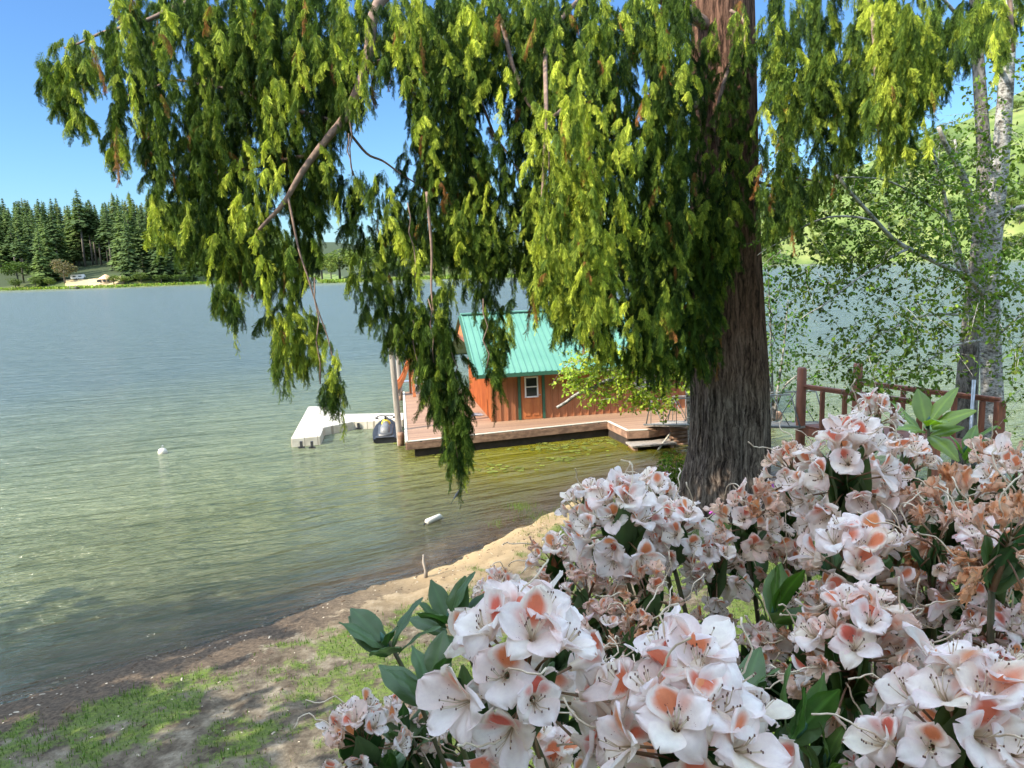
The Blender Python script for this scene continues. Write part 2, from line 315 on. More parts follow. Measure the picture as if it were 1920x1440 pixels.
# ---------------------------------------------------------------- floating house
HA=math.radians(10.5); DZ=.60
hc=onz(924,791,DZ); HU=A(math.cos(HA),math.sin(HA)); HV=A(-math.sin(HA),math.cos(HA))
def hw(u,v,z): p=hc[:2]+HU*u+HV*v; return A(p[0],p[1],z)
def hl(P): q=np.array(P[:2])-hc[:2]; return (float(q@HU),float(q@HV))
M['roof']=mat('teal_metal_roof',(.10,.245,.18),(.13,.285,.21),.6,.6,None,.05,.01,.0,spec=.2)
def house():
    L=9.6; D=7.0; EZ=2.24; RZ=4.02; OV=.62; OL=.68     # heights above the deck
    H=empty('floating_house',(hc[0],hc[1],DZ),HA,'red-brown board-sided lake house with teal metal roof standing on its floating deck','house')
    w=MB()
    w.box((L/2,.06,EZ/2),(L,.12,EZ)); MB().box((L/2,D-.06,EZ/2),(L,.12,EZ)).build('back_wall',M['siding'],H)
    w.build('front_wall',M['siding'],H)
    for x,s in((.06,1),(L-.06,-1)):
        g=MB(); g.add([(x-.06,.12,0),(x-.06,D-.12,0),(x-.06,D-.12,EZ),(x-.06,D/2,RZ-.12),(x-.06,.12,EZ),(x+.06,.12,0),(x+.06,D-.12,0),(x+.06,D-.12,EZ),(x+.06,D/2,RZ-.12),(x+.06,.12,EZ)],
            [(0,1,2,3,4),(9,8,7,6,5),(0,5,6,1),(1,6,7,2),(2,7,8,3),(3,8,9,4),(4,9,5,0)])
        g.build('gable_wall',M['orange_board'] if s==1 else M['siding'],H)
    b=MB()
    for k in range(int(L/.305)+1):
        x=k*.305+.02
        if 1.02<x<2.22 or 6.0<x<6.9: continue
        b.box((x,-.02,EZ/2-.02),(.045,.036,EZ-.06))
    b.build('siding_battens',M['siding'],H)
    b=MB()
    for k in range(22):
        y=.16+k*.305; b.box((-.02,y,(EZ+ (RZ-EZ)*(1-abs(y-D/2)/(D/2)))/2-.1),(.036,.04,EZ+(RZ-EZ)*(1-abs(y-D/2)/(D/2))-.22))
    b.build('gable_battens',M['orange_board'],H)
    for x in (1.12,2.12): MB().box((x,-.035,EZ/2),(.11,.065,EZ-.03)).build('green_post',M['green_trim'],H)
    MB().box((.0,-.01,EZ/2),(.13,.05,EZ-.04)).build('corner_board',M['orange_board'],H)
    # door
    d=MB().box((1.62,-.02,.98),(.86,.045,1.94)); 
    for x in(1.44,1.80): d.box((x,-.052,.42),(.24,.02,.55))
    do=d.build('door',M['orange_board'],H,bevel=.006)
    wf=MB().box((1.62,-.065,1.73),(.52,.05,.055)).box((1.62,-.065,.93),(.52,.05,.055)).box((1.62,-.065,1.34),(.44,.045,.045)).box((1.37,-.065,1.33),(.055,.05,.85)).box((1.87,-.065,1.33),(.055,.05,.85)); wf.build('window_frame',M['white'],do)
    MB().box((1.62,-.05,1.33),(.45,.012,.76)).build('pane',M['glass'],do)
    MB().tube([(1.97,-.05,1.0),(1.97,-.11,1.0),(1.90,-.115,1.0)],.018,8).build('handle',M['metal'],do)
    wn=MB(); X=6.45
    wn.box((X,-.03,1.78),(.92,.06,.07)).box((X,-.03,1.02),(.92,.06,.07)).box((X-.43,-.03,1.4),(.07,.06,.70)).box((X+.43,-.03,1.4),(.07,.06,.70)).box((X,-.03,1.4),(.05,.05,.70))
    wo=wn.build('window',M['white'],H); MB().box((X,-.012,1.4),(.8,.014,.7)).build('pane',M['glass'],wo)
    # roof: thick slopes with standing ribs
    sl=(RZ-EZ)/(D/2); x0,x1=-OL,L+.5; ez=EZ-OV*sl+.10; rz=RZ+.10; th=.09
    r=MB()
    for s in(1,-1):
        ya=-OV if s==1 else D+OV
        r.add([(x0,ya,ez),(x1,ya,ez),(x1,D/2,rz),(x0,D/2,rz),(x0,ya,ez-th),(x1,ya,ez-th),(x1,D/2,rz-th),(x0,D/2,rz-th)],[(0,1,2,3),(7,6,5,4),(0,4,5,1),(1,5,6,2),(3,7,4,0),(2,6,7,3)])
    ro=r.build('roof',M['roof'],H)
    rb=MB(); n=int((x1-x0)/.25)
    for k in range(n+1):
        x=x0+.03+k*(x1-x0-.06)/n
        for ya in(-OV-.005,D+OV+.005): rb.beam((x,ya,ez+.012),(x,D/2,rz+.012),.035,.045,up=(1,0,0))
    rb.build('roof_ribs',M['roof'],ro)
    MB().beam((x0-.02,D/2,rz+.04),(x1+.02,D/2,rz+.04),.30,.05).build('ridge_cap',M['roof'],ro)
    MB().box(((x0+x1)/2,-OV-.03,ez-.07),(x1-x0,.05,.15)).build('eave_trim',M['green_trim'],ro); MB().box(((x0+x1)/2,D+OV+.03,ez-.07),(x1-x0,.05,.15)).build('eave_trim',M['green_trim'],ro)
    rk=MB()
    for ya in(-OV,D+OV): rk.beam((x0-.03,ya,ez-.06),(x0-.03,D/2,rz-.06),.05,.17,up=(1,0,0))
    rk.build('rake_trim',M['green_trim'],ro)
    # boarded gable peak at the overhang with its beam
    pk=MB(); pz=RZ-.85; hw_=(rz-.08-pz)/sl
    pk.add([(x0+.02,D/2-hw_,pz),(x0+.02,D/2+hw_,pz),(x0+.02,D/2,rz-.1),(x0+.10,D/2-hw_,pz),(x0+.10,D/2+hw_,pz),(x0+.10,D/2,rz-.1)],[(0,2,1),(3,4,5),(0,1,4,3),(1,2,5,4),(2,0,3,5)])
    po=pk.build('gable_peak',M['orange_board'],H)
    MB().box((x0+.06,D/2,pz-.08),(.14,2*hw_+.3,.15)).build('peak_beam',M['red_wood'],po)
house()
# deck
dp=[hl(p) for p in (onz(762,829,DZ),onz(1140,790,DZ),onz(1178,808,DZ),onz(1216,806,DZ))]+[(7.3,-2.9),(11.4,-2.2),(11.4,9.0)]+[hl(onz(757,735,DZ))]
def poly_in(poly,k):   # shrink towards centroid
    c=np.mean(poly,0); return [tuple(c+(np.array(p)-c)*k) for p in poly]
DK=empty('floating_deck',(hc[0],hc[1],0),HA,'wide red-stained plank deck floating under the lake house','deck')
MB().prism(dp,DZ-.07,DZ).build('planks',M['deck'],DK)
fz=MB()
for i in range(len(dp)):
    a,b=dp[i],dp[(i+1)%len(dp)]; a_=A(*a,DZ-.17); b_=A(*b,DZ-.17); fz.beam(a_,b_,.08,.24)
fz.build('rim_boards',M['fascia'],DK)
MB().prism(poly_in(dp,.965),-.25,DZ-.075).build('float_logs',mat('dark_wet_logs',(.045,.03,.02),(.02,.015,.01),.9,3),DK)
ts=MB()
for i in (0,1,2):
    a,b=dp[i],dp[i+1]; ts.beam(A(*a,DZ+.006)+A(0,.04,0),A(*b,DZ+.006)+A(0,.04,0),.10,.03)
a,b=dp[7],dp[0]; ts.beam(A(*a,DZ+.006),A(*b,DZ+.006),.10,.03)
ts.build('edge_trim',M['cream'],DK)
st=empty('swim_step',hw(*dp[2],0),HA,'low wet wooden step at the corner of the red deck','step')
MB().box((.75,-.35,.16),(1.7,.75,.06)).build('tread',M['wood_grey'],st); MB().box((.05,-.35,.02),(.12,.7,.26)).build('bracket',M['fascia'],st); MB().box((1.45,-.35,.02),(.12,.7,.26)).build('bracket',M['fascia'],st)
# dark cloth on deck
def cloth():
    n=14; V=[];F=[]
    for i in range(n):
        for j in range(n):
            x=(i/(n-1)-.5)*.62; y=(j/(n-1)-.5)*.38; r=math.hypot(x/.31,y/.19)
            V.append((x*(1+.15*math.sin(5*y*8)),y*(1+.2*math.sin(x*15)),max(.012,.13*(1-r*.75)*(.55+.9*float(vnoise(x*14,y*14,4))))))
    for i in range(n-1):
        for j in range(n-1): F.append((i*n+j,(i+1)*n+j,(i+1)*n+j+1,i*n+j+1))
    o=npmesh('towel',V,F,mat('dark_navy_cloth',(.03,.035,.05),(.30,.30,.33),.9,5),smooth=True); p=onz(892,779,DZ); o.location=(p[0],p[1],DZ+.003); o.rotation_euler=(0,0,.2)
    tag(o,'crumpled dark towel lying on the red deck left of the house','towel')
cloth()
# pilings
def piling(px0,py0,px1,py1,r,label,Y=None,m='wood_grey'):
    a=onz(px0,py0,0) if Y is None else aty(px0,py0,Y); b=aty(px1,py1,a[1]+.15); d=(b-a)
    o=empty('mooring_piling',(a[0],a[1],0),0,label,'piling','tall wooden mooring pilings beside the deck')
    k=MB(); pts=[-d*.14+d*1.14*i/7 for i in range(8)]
    k.tube(pts,[r*(1.05-.16*i/7) for i in range(8)],16,flute=lambda a_,v: 1+.04*math.sin(a_*5+v*4)+.03*math.sin(a_*9)); k.build('shaft',M['wood_grey'],o,True)
    MB().lathe((pts[0][0]-0,pts[0][1],-.35),[(r*1.07,0),(r*1.09,.75),(r*1.02,.9)],16).build('waterline_stain',M['fascia'],o,True)
    return o
piling(751,835,731,628,.118,'nearest weathered grey piling at the front left deck corner, right beside the jet ski')
piling(752,750,744,640,.12,'second grey piling, standing in the water beyond the back left deck corner')
piling(786,700,778,596,.13,'farthest piling behind the slide, mostly hidden by hanging cedar foliage',Y=40)
# modular floating dock
FZ=.36
poly=[onz(x,y,FZ)[:2] for x,y in((545,822),(601,817),(607,801),(662,790),(757,786),(757,774),(647,776),(611,762),(578,762))]
o=poly[0]; fd=empty('modular_floating_dock',(o[0],o[1],0),0,'cream plastic floating dock bent in an L beside the jet ski','floating dock')
lp=[p-o for p in poly]; top=MB()
top.prism([tuple(p) for p in lp],-.16,FZ)
M['dockplastic']=None
u_=lp[1]-lp[0]; ang=math.atan2(u_[1],u_[0])
m,t,out=nodes('ribbed_cream_plastic'); tc=t.nodes.new('ShaderNodeTexCoord'); mp=t.nodes.new('ShaderNodeMapping'); mp.inputs['Rotation'].default_value=(0,0,-ang-.18); t.links.new(tc.outputs['Object'],mp.inputs[0])
sp=t.nodes.new('ShaderNodeSeparateXYZ'); t.links.new(mp.outputs[0],sp.inputs[0]); g=None
for ax in(0,1):
    q=math_(t,'LESS_THAN',math_(t,'FRACT',math_(t,'DIVIDE',sp.outputs[ax],.5)),.07); g=q if g is None else math_(t,'MAXIMUM',g,q)
c=mixc(t,g,ramp(t,noise(t,3,4,.6),[(.35,(.66,.60,.48)),(.65,(.50,.44,.33))]),(.33,.28,.21)); prin(t,out,c,.5,bump(t,math_(t,'SUBTRACT',1.0,g),.6,.02))
top.build('float_modules',m,fd,bevel=.04)
cl=MB()
for x,y in((585,835),(565,835),(672,800),(700,797),(722,795)):
    p=onz(x,y,.12)[:2]-o; cl.box((p[0],p[1],.16),(.09,.10,.24)).box((p[0],p[1],.04),(.24,.10,.06))
cl.build('cleats',M['dark'],fd)
# jet ski
def jetski():
    c=onz(724,818,0); ang=math.radians(97)
    J=empty('jet_ski',(c[0],c[1],-.02),ang-math.pi/2,'black and grey jet ski with yellow cowl moored beside the grey piling','jet ski'); J.scale=(.86,.86,.84)
    # local +Y = bow ; stations (y, halfwidth, keel z, gunwale z)
    st=[(-1.45,.50,.02,.22),(-1.2,.56,-.05,.25),(-.6,.60,-.1,.30),(.2,.60,-.1,.36),(.9,.50,-.05,.45),(1.4,.28,.08,.55),(1.68,.06,.32,.60)]
    V=[];F=[]
    for y,w,k,g in st:
        V+=[(-w*.75,y,k),(-w,y,(k+g)/2),(-w,y,g),(-w*.72,y,g+.03),(0,y,g+.02),(w*.72,y,g+.03),(w,y,g),(w,y,(k+g)/2),(w*.75,y,k)]
    for i in range(len(st)-1):
        for j in range(9): F.append((i*9+j,i*9+(j+1)%9,(i+1)*9+(j+1)%9,(i+1)*9+j))
    F.append(tuple(range(9))); F.append(tuple(9*(len(st)-1)+j for j in range(9))[::-1])
    m=MB(); m.add(V,F); m.build('hull',mat('black_hull',(.012,.012,.013),(.02,.02,.021),.5,3,bs=0,spec=.25),J,True,bevel=.02)
    m=MB().box((0,-1.22,.29),(.86,.42,.03)); m.build('boarding_platform',M['dark'],J,bevel=.01)
    def blob(st,mt,nm):
        V=[];F=[];n=12
        for y,w,z0,z1 in st:
            for j in range(n):
                a=math.pi*j/(n-1); V.append((w*math.cos(a),y,z0+(z1-z0)*math.sin(a)**.6))
        for i in range(len(st)-1):
            for j in range(n-1): F.append((i*n+j,(i+1)*n+j,(i+1)*n+j+1,i*n+j+1))
        F.append(tuple(range(n))); F.append(tuple((len(st)-1)*n+j for j in range(n))[::-1])
        q=MB(); q.add(V,F); return q.build(nm,mt,J,True)
    blob([(-1.0,.16,.28,.50),(-.85,.24,.28,.72),(-.4,.25,.3,.76),(0,.22,.3,.70),(.35,.18,.3,.74)],M['grey_seat'],'seat')
    blob([(-1.1,.30,.27,.42),(-.9,.36,.27,.44),(0,.36,.3,.46),(.6,.40,.35,.55)],mat('grey_side_panel',(.07,.068,.065),(.05,.05,.05),.4,3,bs=0),'side_panels')
    blob([(.3,.15,.4,.76),(.5,.20,.4,.80),(.7,.24,.4,.72),(.95,.20,.42,.62),(1.15,.08,.45,.54)],M['yellow'],'front_cowl')
    MB().tube([(-.38,.22,1.0),(-.2,.34,1.0),(0,.42,.96),(.2,.34,1.0),(.38,.22,1.0)],.025,8).tube([(0,.42,.8),(0,.42,.96)],.05,8).build('handlebar',M['dark'],J,True)
    for s in(-1,1): MB().box((s*.42,.5,.86),(.13,.05,.09)).tube([(s*.24,.6,.78),(s*.42,.5,.83)],.018,6).build('mirror',M['dark'],J,bevel=.01)
jetski()
# slide tower on back left of the deck
def slide():
    b=onz(788,742,DZ); T=empty('water_slide',(b[0],b[1],DZ),HA+.12,'orange wooden water slide with rung ladder at the back left deck corner','slide')
    x0=-.05; 
    for s in(-.32,.32): MB().beam((s,-.2,0),(s*.95,.45,2.15),.07,.14,up=(1,0,0)).build('ladder_rail',M['orange_board'],T)
    r=MB()
    for k in range(7): z=.25+k*.27; y=-.2+.65*z/2.1; r.box((0,y,z),(.62,.11,.045))
    r.build('rungs',M['wood_grey'],T)
    for s in(-.3,.3): MB().box((s,.95,.85),(.1,.1,1.7)).build('leg',M['orange_board'],T)
    MB().box((0,.7,1.74),(.74,.75,.06)).build('platform',M['orange_board'],T)
    V=[];F=[];n=14
    for i in range(n):
        t=i/(n-1); x=-.30-.85*t; z=1.75-1.6*(1-(1-t)**2)*.93; 
        for y,dz in((.42,.36),(.42,0),(.98,0),(.98,.36),(.93,.36),(.93,.05),(.47,.05),(.47,.36)): V.append((x,y,z+dz))
    for i in range(n-1):
        for j in range(8): F.append((i*8+j,i*8+(j+1)%8,(i+1)*8+(j+1)%8,(i+1)*8+j))
    F.append(tuple(range(8))[::-1]); F.append(tuple((n-1)*8+j for j in range(8)))
    q=MB(); q.add(V,F); q.build('chute',M['orange_board'],T)
    MB().beam((-.95,.5,0),(-.8,.5,.55),.08,.08).build('chute_support',M['wood_grey'],T); MB().beam((-.95,.9,0),(-.8,.9,.55),.08,.08).build('chute_support',M['wood_grey'],T)
slide()
# small table behind slide
tb=empty('side_table',onz(766,731,DZ),HA,'small grey table on the deck edge under the slide chute','table')
MB().box((0,0,.45),(.8,.5,.05)).build('table_top',M['metal'],tb)
for sx in(-.34,.34):
    for sy in(-.2,.2): MB().box((sx,sy,.21),(.04,.04,.43)).build('leg',M['metal'],tb)
# buoy, float log, sticks
p=onz(305,850,0); by=empty('mooring_buoy',(p[0],p[1],0),0,'round white mooring buoy floating alone in open water','buoy')
MB().lathe((0,0,-.1),[(.02,-.05),(.12,0),(.17,.09),(.175,.17),(.13,.27),(.05,.31)],18).build('float_ball',M['cream'],by,True); MB().tube([(0,0,.2),(0,0,.28),(.03,0,.31),(.06,0,.28)],.015,6).build('ring',M['metal'],by,True)
a,b=onz(799,983,0),onz(827,971,0); c=(a+b)/2
fl=empty('dock_float',(c[0],c[1],.03),math.atan2(b[1]-a[1],b[0]-a[0]),'cream cylindrical foam float lying in the shallows off the beach','float')
L=np.linalg.norm(b-a)
MB().tube([(-L/2,0,.02),(-L/2+.04,0,.02),(L/2-.05,0,.02),(L/2,0,.02)],[.05,.085,.085,.05],12).build('foam_body',M['cream'],fl,True); MB().tube([(-L/2-.02,0,.02),(-L/2-.08,.02,-.03)],.02,6).build('end_loop',M['dark'],fl)
def stick(pts,rad,label,name='driftwood_stick',mt='wood_grey'):
    o=MB().tube([A(*p)-A(*pts[0]) for p in pts],rad,8).build(name,M[mt],None,True); o.location=tuple(pts[0]); return tag(o,label,'stick')
q=onz(797,1068,.25); q[2]=gz(q[0],q[1])-.05
o=stick([q,q+A(.02,-.02,.22),q+A(-.03,.0,.42),q+A(-.02,.03,.58)],[.05,.04,.03,.018],'forked dark stump stick standing at the waterline')
a=onz(846,941,0);b=onz(865,917,0)
stick([a+A(0,0,-.05),(a+b)/2+A(0,0,.03),b+A(0,0,.06)],[.02,.028,.015],'thin dark stick poking out of the shallow water off the beach',mt='dark')
# lily pads
lv=[];lf=[];lc=[]
for (cx,cy,sx,sy,n) in ((1010,840,60,8,45),(1085,838,55,14,55),(1050,862,30,4,30),(880,868,30,14,28),(960,880,40,10,14),(745,830,10,5,6),(1145,832,14,5,16),(920,880,30,12,12),(820,850,25,8,10)):
    for k in range(n):
        x=cx+rng.normal()*sx*.55;y=cy+rng.normal()*sy*.6; P=onz(x,y,0); r=rng.uniform(.05,.12); a0=rng.uniform(0,6.28); i0=len(lv)
        lv.append((P[0],P[1],.022))
        for j in range(9): a=a0+j*5.7/8; lv.append((P[0]+r*math.cos(a),P[1]+r*math.sin(a),.018+.012*rng.random()))
        for j in range(8): lf.append((i0,i0+1+j,i0+2+j))
        lc+= [A(.20,.215,.045)*rng.uniform(.6,1.5)]*10
tag(npmesh('lily_pads',lv,lf,M['leaf'],col=np.array(lc)),'yellow-green lily pads scattered on calm water in front of the deck','lily pads',kind='stuff')
# gangway
def gangway():
    a=onz(1207,796,.72); b=onz(1500,800,2.0); a[2]=.72;b[2]=2.0
    dx=b-a; L=np.linalg.norm(dx); G=empty('gangway',tuple(a),math.atan2(dx[1],dx[0]),'grey metal truss gangway from the deck to the wooden ramp','gangway')
    s=(b[2]-a[2]); Lh=math.hypot(dx[0],dx[1]); P=lambda t,y,z:(Lh*t,y,s*t+z)
    MB().beam(P(0,.5,-.03),P(1,.5,-.03),1.0,.06).build('walkway',M['wood_grey'],G)
    for y in(0,1.0):
        r=MB(); r.tube([P(0,y,0),P(1,y,0)],.03,8).tube([P(.02,y,.0),P(.06,y,.95),P(.95,y,.95),P(1,y,0)],.024,8)
        N=9
        for k in range(N):
            t0=.06+.89*k/N;t1=.06+.89*(k+1)/N
            r.tube([P(t0,y,0),P(t0,y,.95)],.013,6); r.tube([P(t0,y,0) if k%2 else P(t0,y,.95),P(t1,y,.95) if k%2 else P(t1,y,0)],.013,6)
        r.build('truss_rail',M['dull_metal'],G,True)
gangway()
a=onz(1220,847,0); b=aty(1266,800,28.2)
o=MB().tube([A(0,0,-.3),b-a],.035,8).build('mooring_pole',M['cream'],None,True); o.location=tuple(a); tag(o,'thin pale pole slanting from the water up to the gangway end','pole')
# log abutment behind the cedar
c=onz(1290,838,0); ab=empty('log_crib',(c[0]+.3,c[1]+.5,0),.2,'stacked brown log crib at the waterline behind the cedar trunk','log crib')
for k in range(5): MB().tube([(-.9,0,k*.15),(0,.02,k*.15+.01),(1.2,0,k*.15)],.085,10).build('log',M['fascia'],ab,True)
# ramp with wooden railing
def ramp_():
    RZ_=3.2; DK_=2.0
    a=onz(1503,720,RZ_); b=onz(1700,757,RZ_); c=onz(1608,713,RZ_); d=onz(1876,746,RZ_)
    e=d-c; e/=np.linalg.norm(e); f=b-a; f/=np.linalg.norm(f); b=a+e*(np.linalg.norm(d-c)+.0)
    T=empty('wooden_ramp',(a[0],a[1],0),0,'brown stained timber ramp with log posts and railings over the shore','ramp'); O=A(a[0],a[1],0)
    a,b,c,d=[p-O for p in(a,b,c,d)]
    sd=MB()
    n=20
    for k in range(n):
        t0=k/n; t1=(k+.93)/n
        q=[a+(b-a)*t0,a+(b-a)*t1,c+(d-c)*t1,c+(d-c)*t0]
        sd.prism([tuple(x[:2]) for x in q],DK_-.05,DK_)
    sd.build('deck_boards',M['red_wood'],T)
    sb=MB(); 
    for p,q in((a,b),(c,d)): sb.beam(A(p[0],p[1],DK_-.17),A(q[0],q[1],DK_-.17),.1,.22)
    sb.build('stringers',M['red_wood'],T)
    for p,q in((a,b),(c,d)):
        h=MB(); h.beam(A(p[0],p[1],RZ_-.03),A(q[0],q[1],RZ_-.03),.12,.07); h.beam(A(p[0],p[1],RZ_-.10),A(q[0],q[1],RZ_-.10),.05,.07); h.build('handrail',M['red_wood'],T,bevel=.01)
        n=5
        for k in range(1,n+1):
            t=k/(n+.6) ; pt=p+(q-p)*t; MB().box((pt[0],pt[1],(RZ_-.14+DK_-.25)/2),(.11,.11,RZ_-.14-DK_+.25)).build('baluster',M['red_wood'],T,bevel=.008)
    for p,top in((a,RZ_+.48),(c,RZ_+.5)):
        z0=gz(*(p+O)[:2])-.4; r=.135
        MB().tube([A(p[0],p[1],z0),A(p[0],p[1],DK_),A(p[0],p[1],top-.03),A(p[0],p[1],top)],[r*1.05,r,r*.98,r*.8],14,flute=lambda x,v:1+.03*math.sin(x*6)+.02*math.sin(x*11+v*5)).build('log_post',M['red_wood'],T,True)
    for p in(b,d):
        z0=gz(*(p+O)[:2])-.4; MB().box((p[0],p[1],(z0+RZ_-.08)/2),(.2,.2,RZ_-.08-z0)).build('end_post',M['red_wood'],T,bevel=.015)
    g=onz(1826,716,RZ_+.35)
    gz0=gz(g[0],g[1]); o=MB().tube([(0,0,gz0-.3),(0,0,RZ_+.4)],.045,10).build('steel_post',M['metal'],None,True); o.location=(g[0],g[1],0); tag(o,'slim grey steel post standing beside the ramp handrail near the alders','post')
ramp_()
# ================================================================ vegetation
def rotm(a,ax):
    c,s=np.cos(a),np.sin(a)
    return {'x':np.array([[1,0,0],[0,c,-s],[0,s,c]]),'y':np.array([[c,0,s],[0,1,0],[-s,0,c]]),'z':np.array([[c,-s,0],[s,c,0],[0,0,1]])}[ax]
class Batch:
    """merges many transformed copies of small quad prototypes into arrays"""
    def __init__(s): s.V=[];s.F=[];s.C=[];s.n=0
    def add(s,V,F,C):
        s.V.append(V);s.F.append(F+s.n);s.C.append(C);s.n+=len(V)
    def build(s,name,mat_,parent=None,origin=None,smooth=False):
        V=np.concatenate(s.V); 
        if origin is not None: V=V-np.asarray(origin)
        return npmesh(name,V,np.concatenate(s.F),mat_,parent,col=np.concatenate(s.C),smooth=smooth)
def frond(L=.36,npair=12,seed=0,wid=.42):
    """flat feathery spray: rachis along +X drooping towards -Z; returns V,F,tip(0..1)"""
    r=np.random.default_rng(seed); V=[];F=[];T=[]
    def c(t): return A(L*t*(1-.15*t),.02*math.sin(3*t+seed),-L*.28*t*t)
    for k in range(npair):
        t=(k+.6)/npair; p=c(t); ln=L*wid*math.sin(math.pi*min(1,(t*.80+.16)))**.7*r.uniform(.7,1.25)
        for s in(-1,1):
            ang=math.radians(r.uniform(24,44)); d=A(math.cos(ang),s*math.sin(ang),-.15-.3*t+r.normal()*.15); w=L*.021*r.uniform(.7,1.4)
            n=A(-d[1],d[0],0); n/=np.linalg.norm(n); i=len(V); q=p+d*ln*.5+A(0,0,-.01); e=p+d*ln+A(0,0,-ln*.22)
            V+=[p-n*w*.3,q-n*w,e,q+n*w]; F.append((i,i+1,i+2,i+3)); T+=[t*.4,t*.6+.2,.5+t*.5,t*.6+.2]
    i=len(V); w=L*.02
    for t in(0,.5,1.0): p=c(t); V+=[p-A(0,w*(1.2-t),0),p+A(0,w*(1.2-t),0)]; T+=[t*.5]*2
    F+=[(i,i+2,i+3,i+1),(i+2,i+4,i+5,i+3)]
    return np.array(V),np.array(F),np.array(T)
FRONDS=[frond(.37,9,s,.30+.06*(s%3)) for s in range(6)]
def clump(seed,nf=16,H=.55):
    """a drooping bough tip: short arched twig with sprays fanning out and hanging down.  +X outward"""
    r=np.random.default_rng(100+seed); Vs=[];Fs=[];Ts=[];n=0
    for k in range(nf):
        t=(k+.5)/nf; base=A(.30*t+.02,0,.05*math.sin(t*3)-H*t**1.7*.75)
        V,F,T=FRONDS[r.integers(6)]; s=r.uniform(.45,1.05)*(1.0-.25*abs(t-.5))
        side=(-1)**k; az=side*r.uniform(.1,1.5)+r.normal()*.2; pitch=r.uniform(.6,1.3)+.35*t
        R=rotm(az,'z')@rotm(pitch,'y')@rotm(r.normal()*.6,'x'); P=(V*s)@R.T+base
        Vs.append(P);Fs.append(F+n);Ts.append(T*.6+.4*(1-t) );n+=len(V)
    return np.concatenate(Vs),np.concatenate(Fs),np.concatenate(Ts)
def strand(seed,nf=22,H=.95):
    """a long thin hanging spray"""
    r=np.random.default_rng(300+seed); Vs=[];Fs=[];Ts=[];n=0; cx,cy=r.normal(0,.12,2)
    for k in range(nf):
        t=(k+.3)/nf; base=A(cx*t*t+.03*math.sin(t*5+seed),cy*t*t,-H*t); V,F,T=FRONDS[r.integers(6)]; s=r.uniform(.45,.8)*(1.05-.45*t)
        R=rotm(k*2.4+r.normal()*.5,'z')@rotm(r.uniform(.75,1.4),'y')@rotm(r.normal()*.6,'x'); Vs.append((V*s)@R.T+base);Fs.append(F+n);Ts.append(T*.5+.5*(1-t)*r.uniform(.6,1));n+=len(V)
    return np.concatenate(Vs),np.concatenate(Fs),np.concatenate(Ts)
CLUMPS=[clump(s,26,.40+.10*(s%3)) for s in range(9)]+[strand(s,26,.7+.12*(s%4)) for s in range(6)]
def inpoly(x,y,poly):
    c=False;n=len(poly)
    for i in range(n):
        a=poly[i];b=poly[(i+1)%n]
        if (a[1]>y)!=(b[1]>y) and x<(b[0]-a[0])*(y-a[1])/(b[1]-a[1])+a[0]: c=not c
    return c
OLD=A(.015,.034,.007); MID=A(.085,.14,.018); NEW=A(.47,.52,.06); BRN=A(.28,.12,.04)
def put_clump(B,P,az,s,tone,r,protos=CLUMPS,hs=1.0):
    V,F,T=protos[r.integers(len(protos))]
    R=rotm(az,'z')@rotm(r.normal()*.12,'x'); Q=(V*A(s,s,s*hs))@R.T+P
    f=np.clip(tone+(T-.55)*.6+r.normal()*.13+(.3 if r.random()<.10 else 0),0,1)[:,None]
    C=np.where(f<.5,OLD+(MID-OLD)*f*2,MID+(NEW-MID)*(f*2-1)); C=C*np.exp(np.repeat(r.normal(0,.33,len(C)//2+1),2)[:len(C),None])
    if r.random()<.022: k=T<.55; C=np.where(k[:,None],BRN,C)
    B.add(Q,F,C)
def curtain(B,poly,holes,n,Y0,Y1,tone,r,sc=1.0,lenr=(70,230),step=30,spread=14,hang=None):
    """strands of drooping boughs hanging inside a picked outline, each strand at its own depth"""
    xs=[p[0] for p in poly]; ys=[p[1] for p in poly]; k=0;tries=0; out=[]
    while k<n and tries<n*30:
        tries+=1; x=r.uniform(min(xs),max(xs)); y=r.uniform(min(ys),max(ys)) 
        if not inpoly(x,y,poly) or any(inpoly(x,y,h) for h in holes): continue
        k+=1; Y=r.uniform(Y0,Y1); ln=r.uniform(*lenr); tn=tone+r.normal()*.13; drift=r.normal()*.10; yy=0; az0=r.uniform(0,6.28); ks=Y/14.0
        while yy<ln:
            px=x+drift*yy+r.normal()*spread*.3; py=y+yy
            if not inpoly(px,py+28,poly) or any(inpoly(px,py+22,h) for h in holes): break
            f=1-yy/ln; P=aty(px,py,Y+r.normal()*.12)
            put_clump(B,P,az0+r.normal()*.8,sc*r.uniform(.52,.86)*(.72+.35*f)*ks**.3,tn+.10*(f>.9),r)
            yy+=step*r.uniform(.8,1.25)/ks**.5
    return k
HOLES=[[(700,150),(745,140),(768,190),(765,250),(740,290),(715,318),(640,312),(612,296),(640,240),(690,200)],
 [(508,360),(530,352),(548,372),(545,410),(520,420),(505,395)],[(598,400),(640,380),(655,430),(640,505),(590,515)],
 [(160,160),(200,130),(215,180),(200,245),(165,235)],[(318,72),(352,78),(362,110),(330,128),(300,100)],
 [(1185,120),(1205,115),(1215,170),(1195,190)],[(885,195),(945,192),(960,215),(935,235),(900,225)],
 [(780,520),(810,515),(815,575),(790,580)],[(850,530),(868,535),(872,585),(850,590)],[(846,545),(890,545),(905,600),(912,690),(886,705),(850,660)],[(950,600),(985,570),(1050,600),(1050,700),(955,700)],[(905,540),(950,528),(955,560),(925,575)],[(230,205),(262,195),(270,235),(245,262)]]
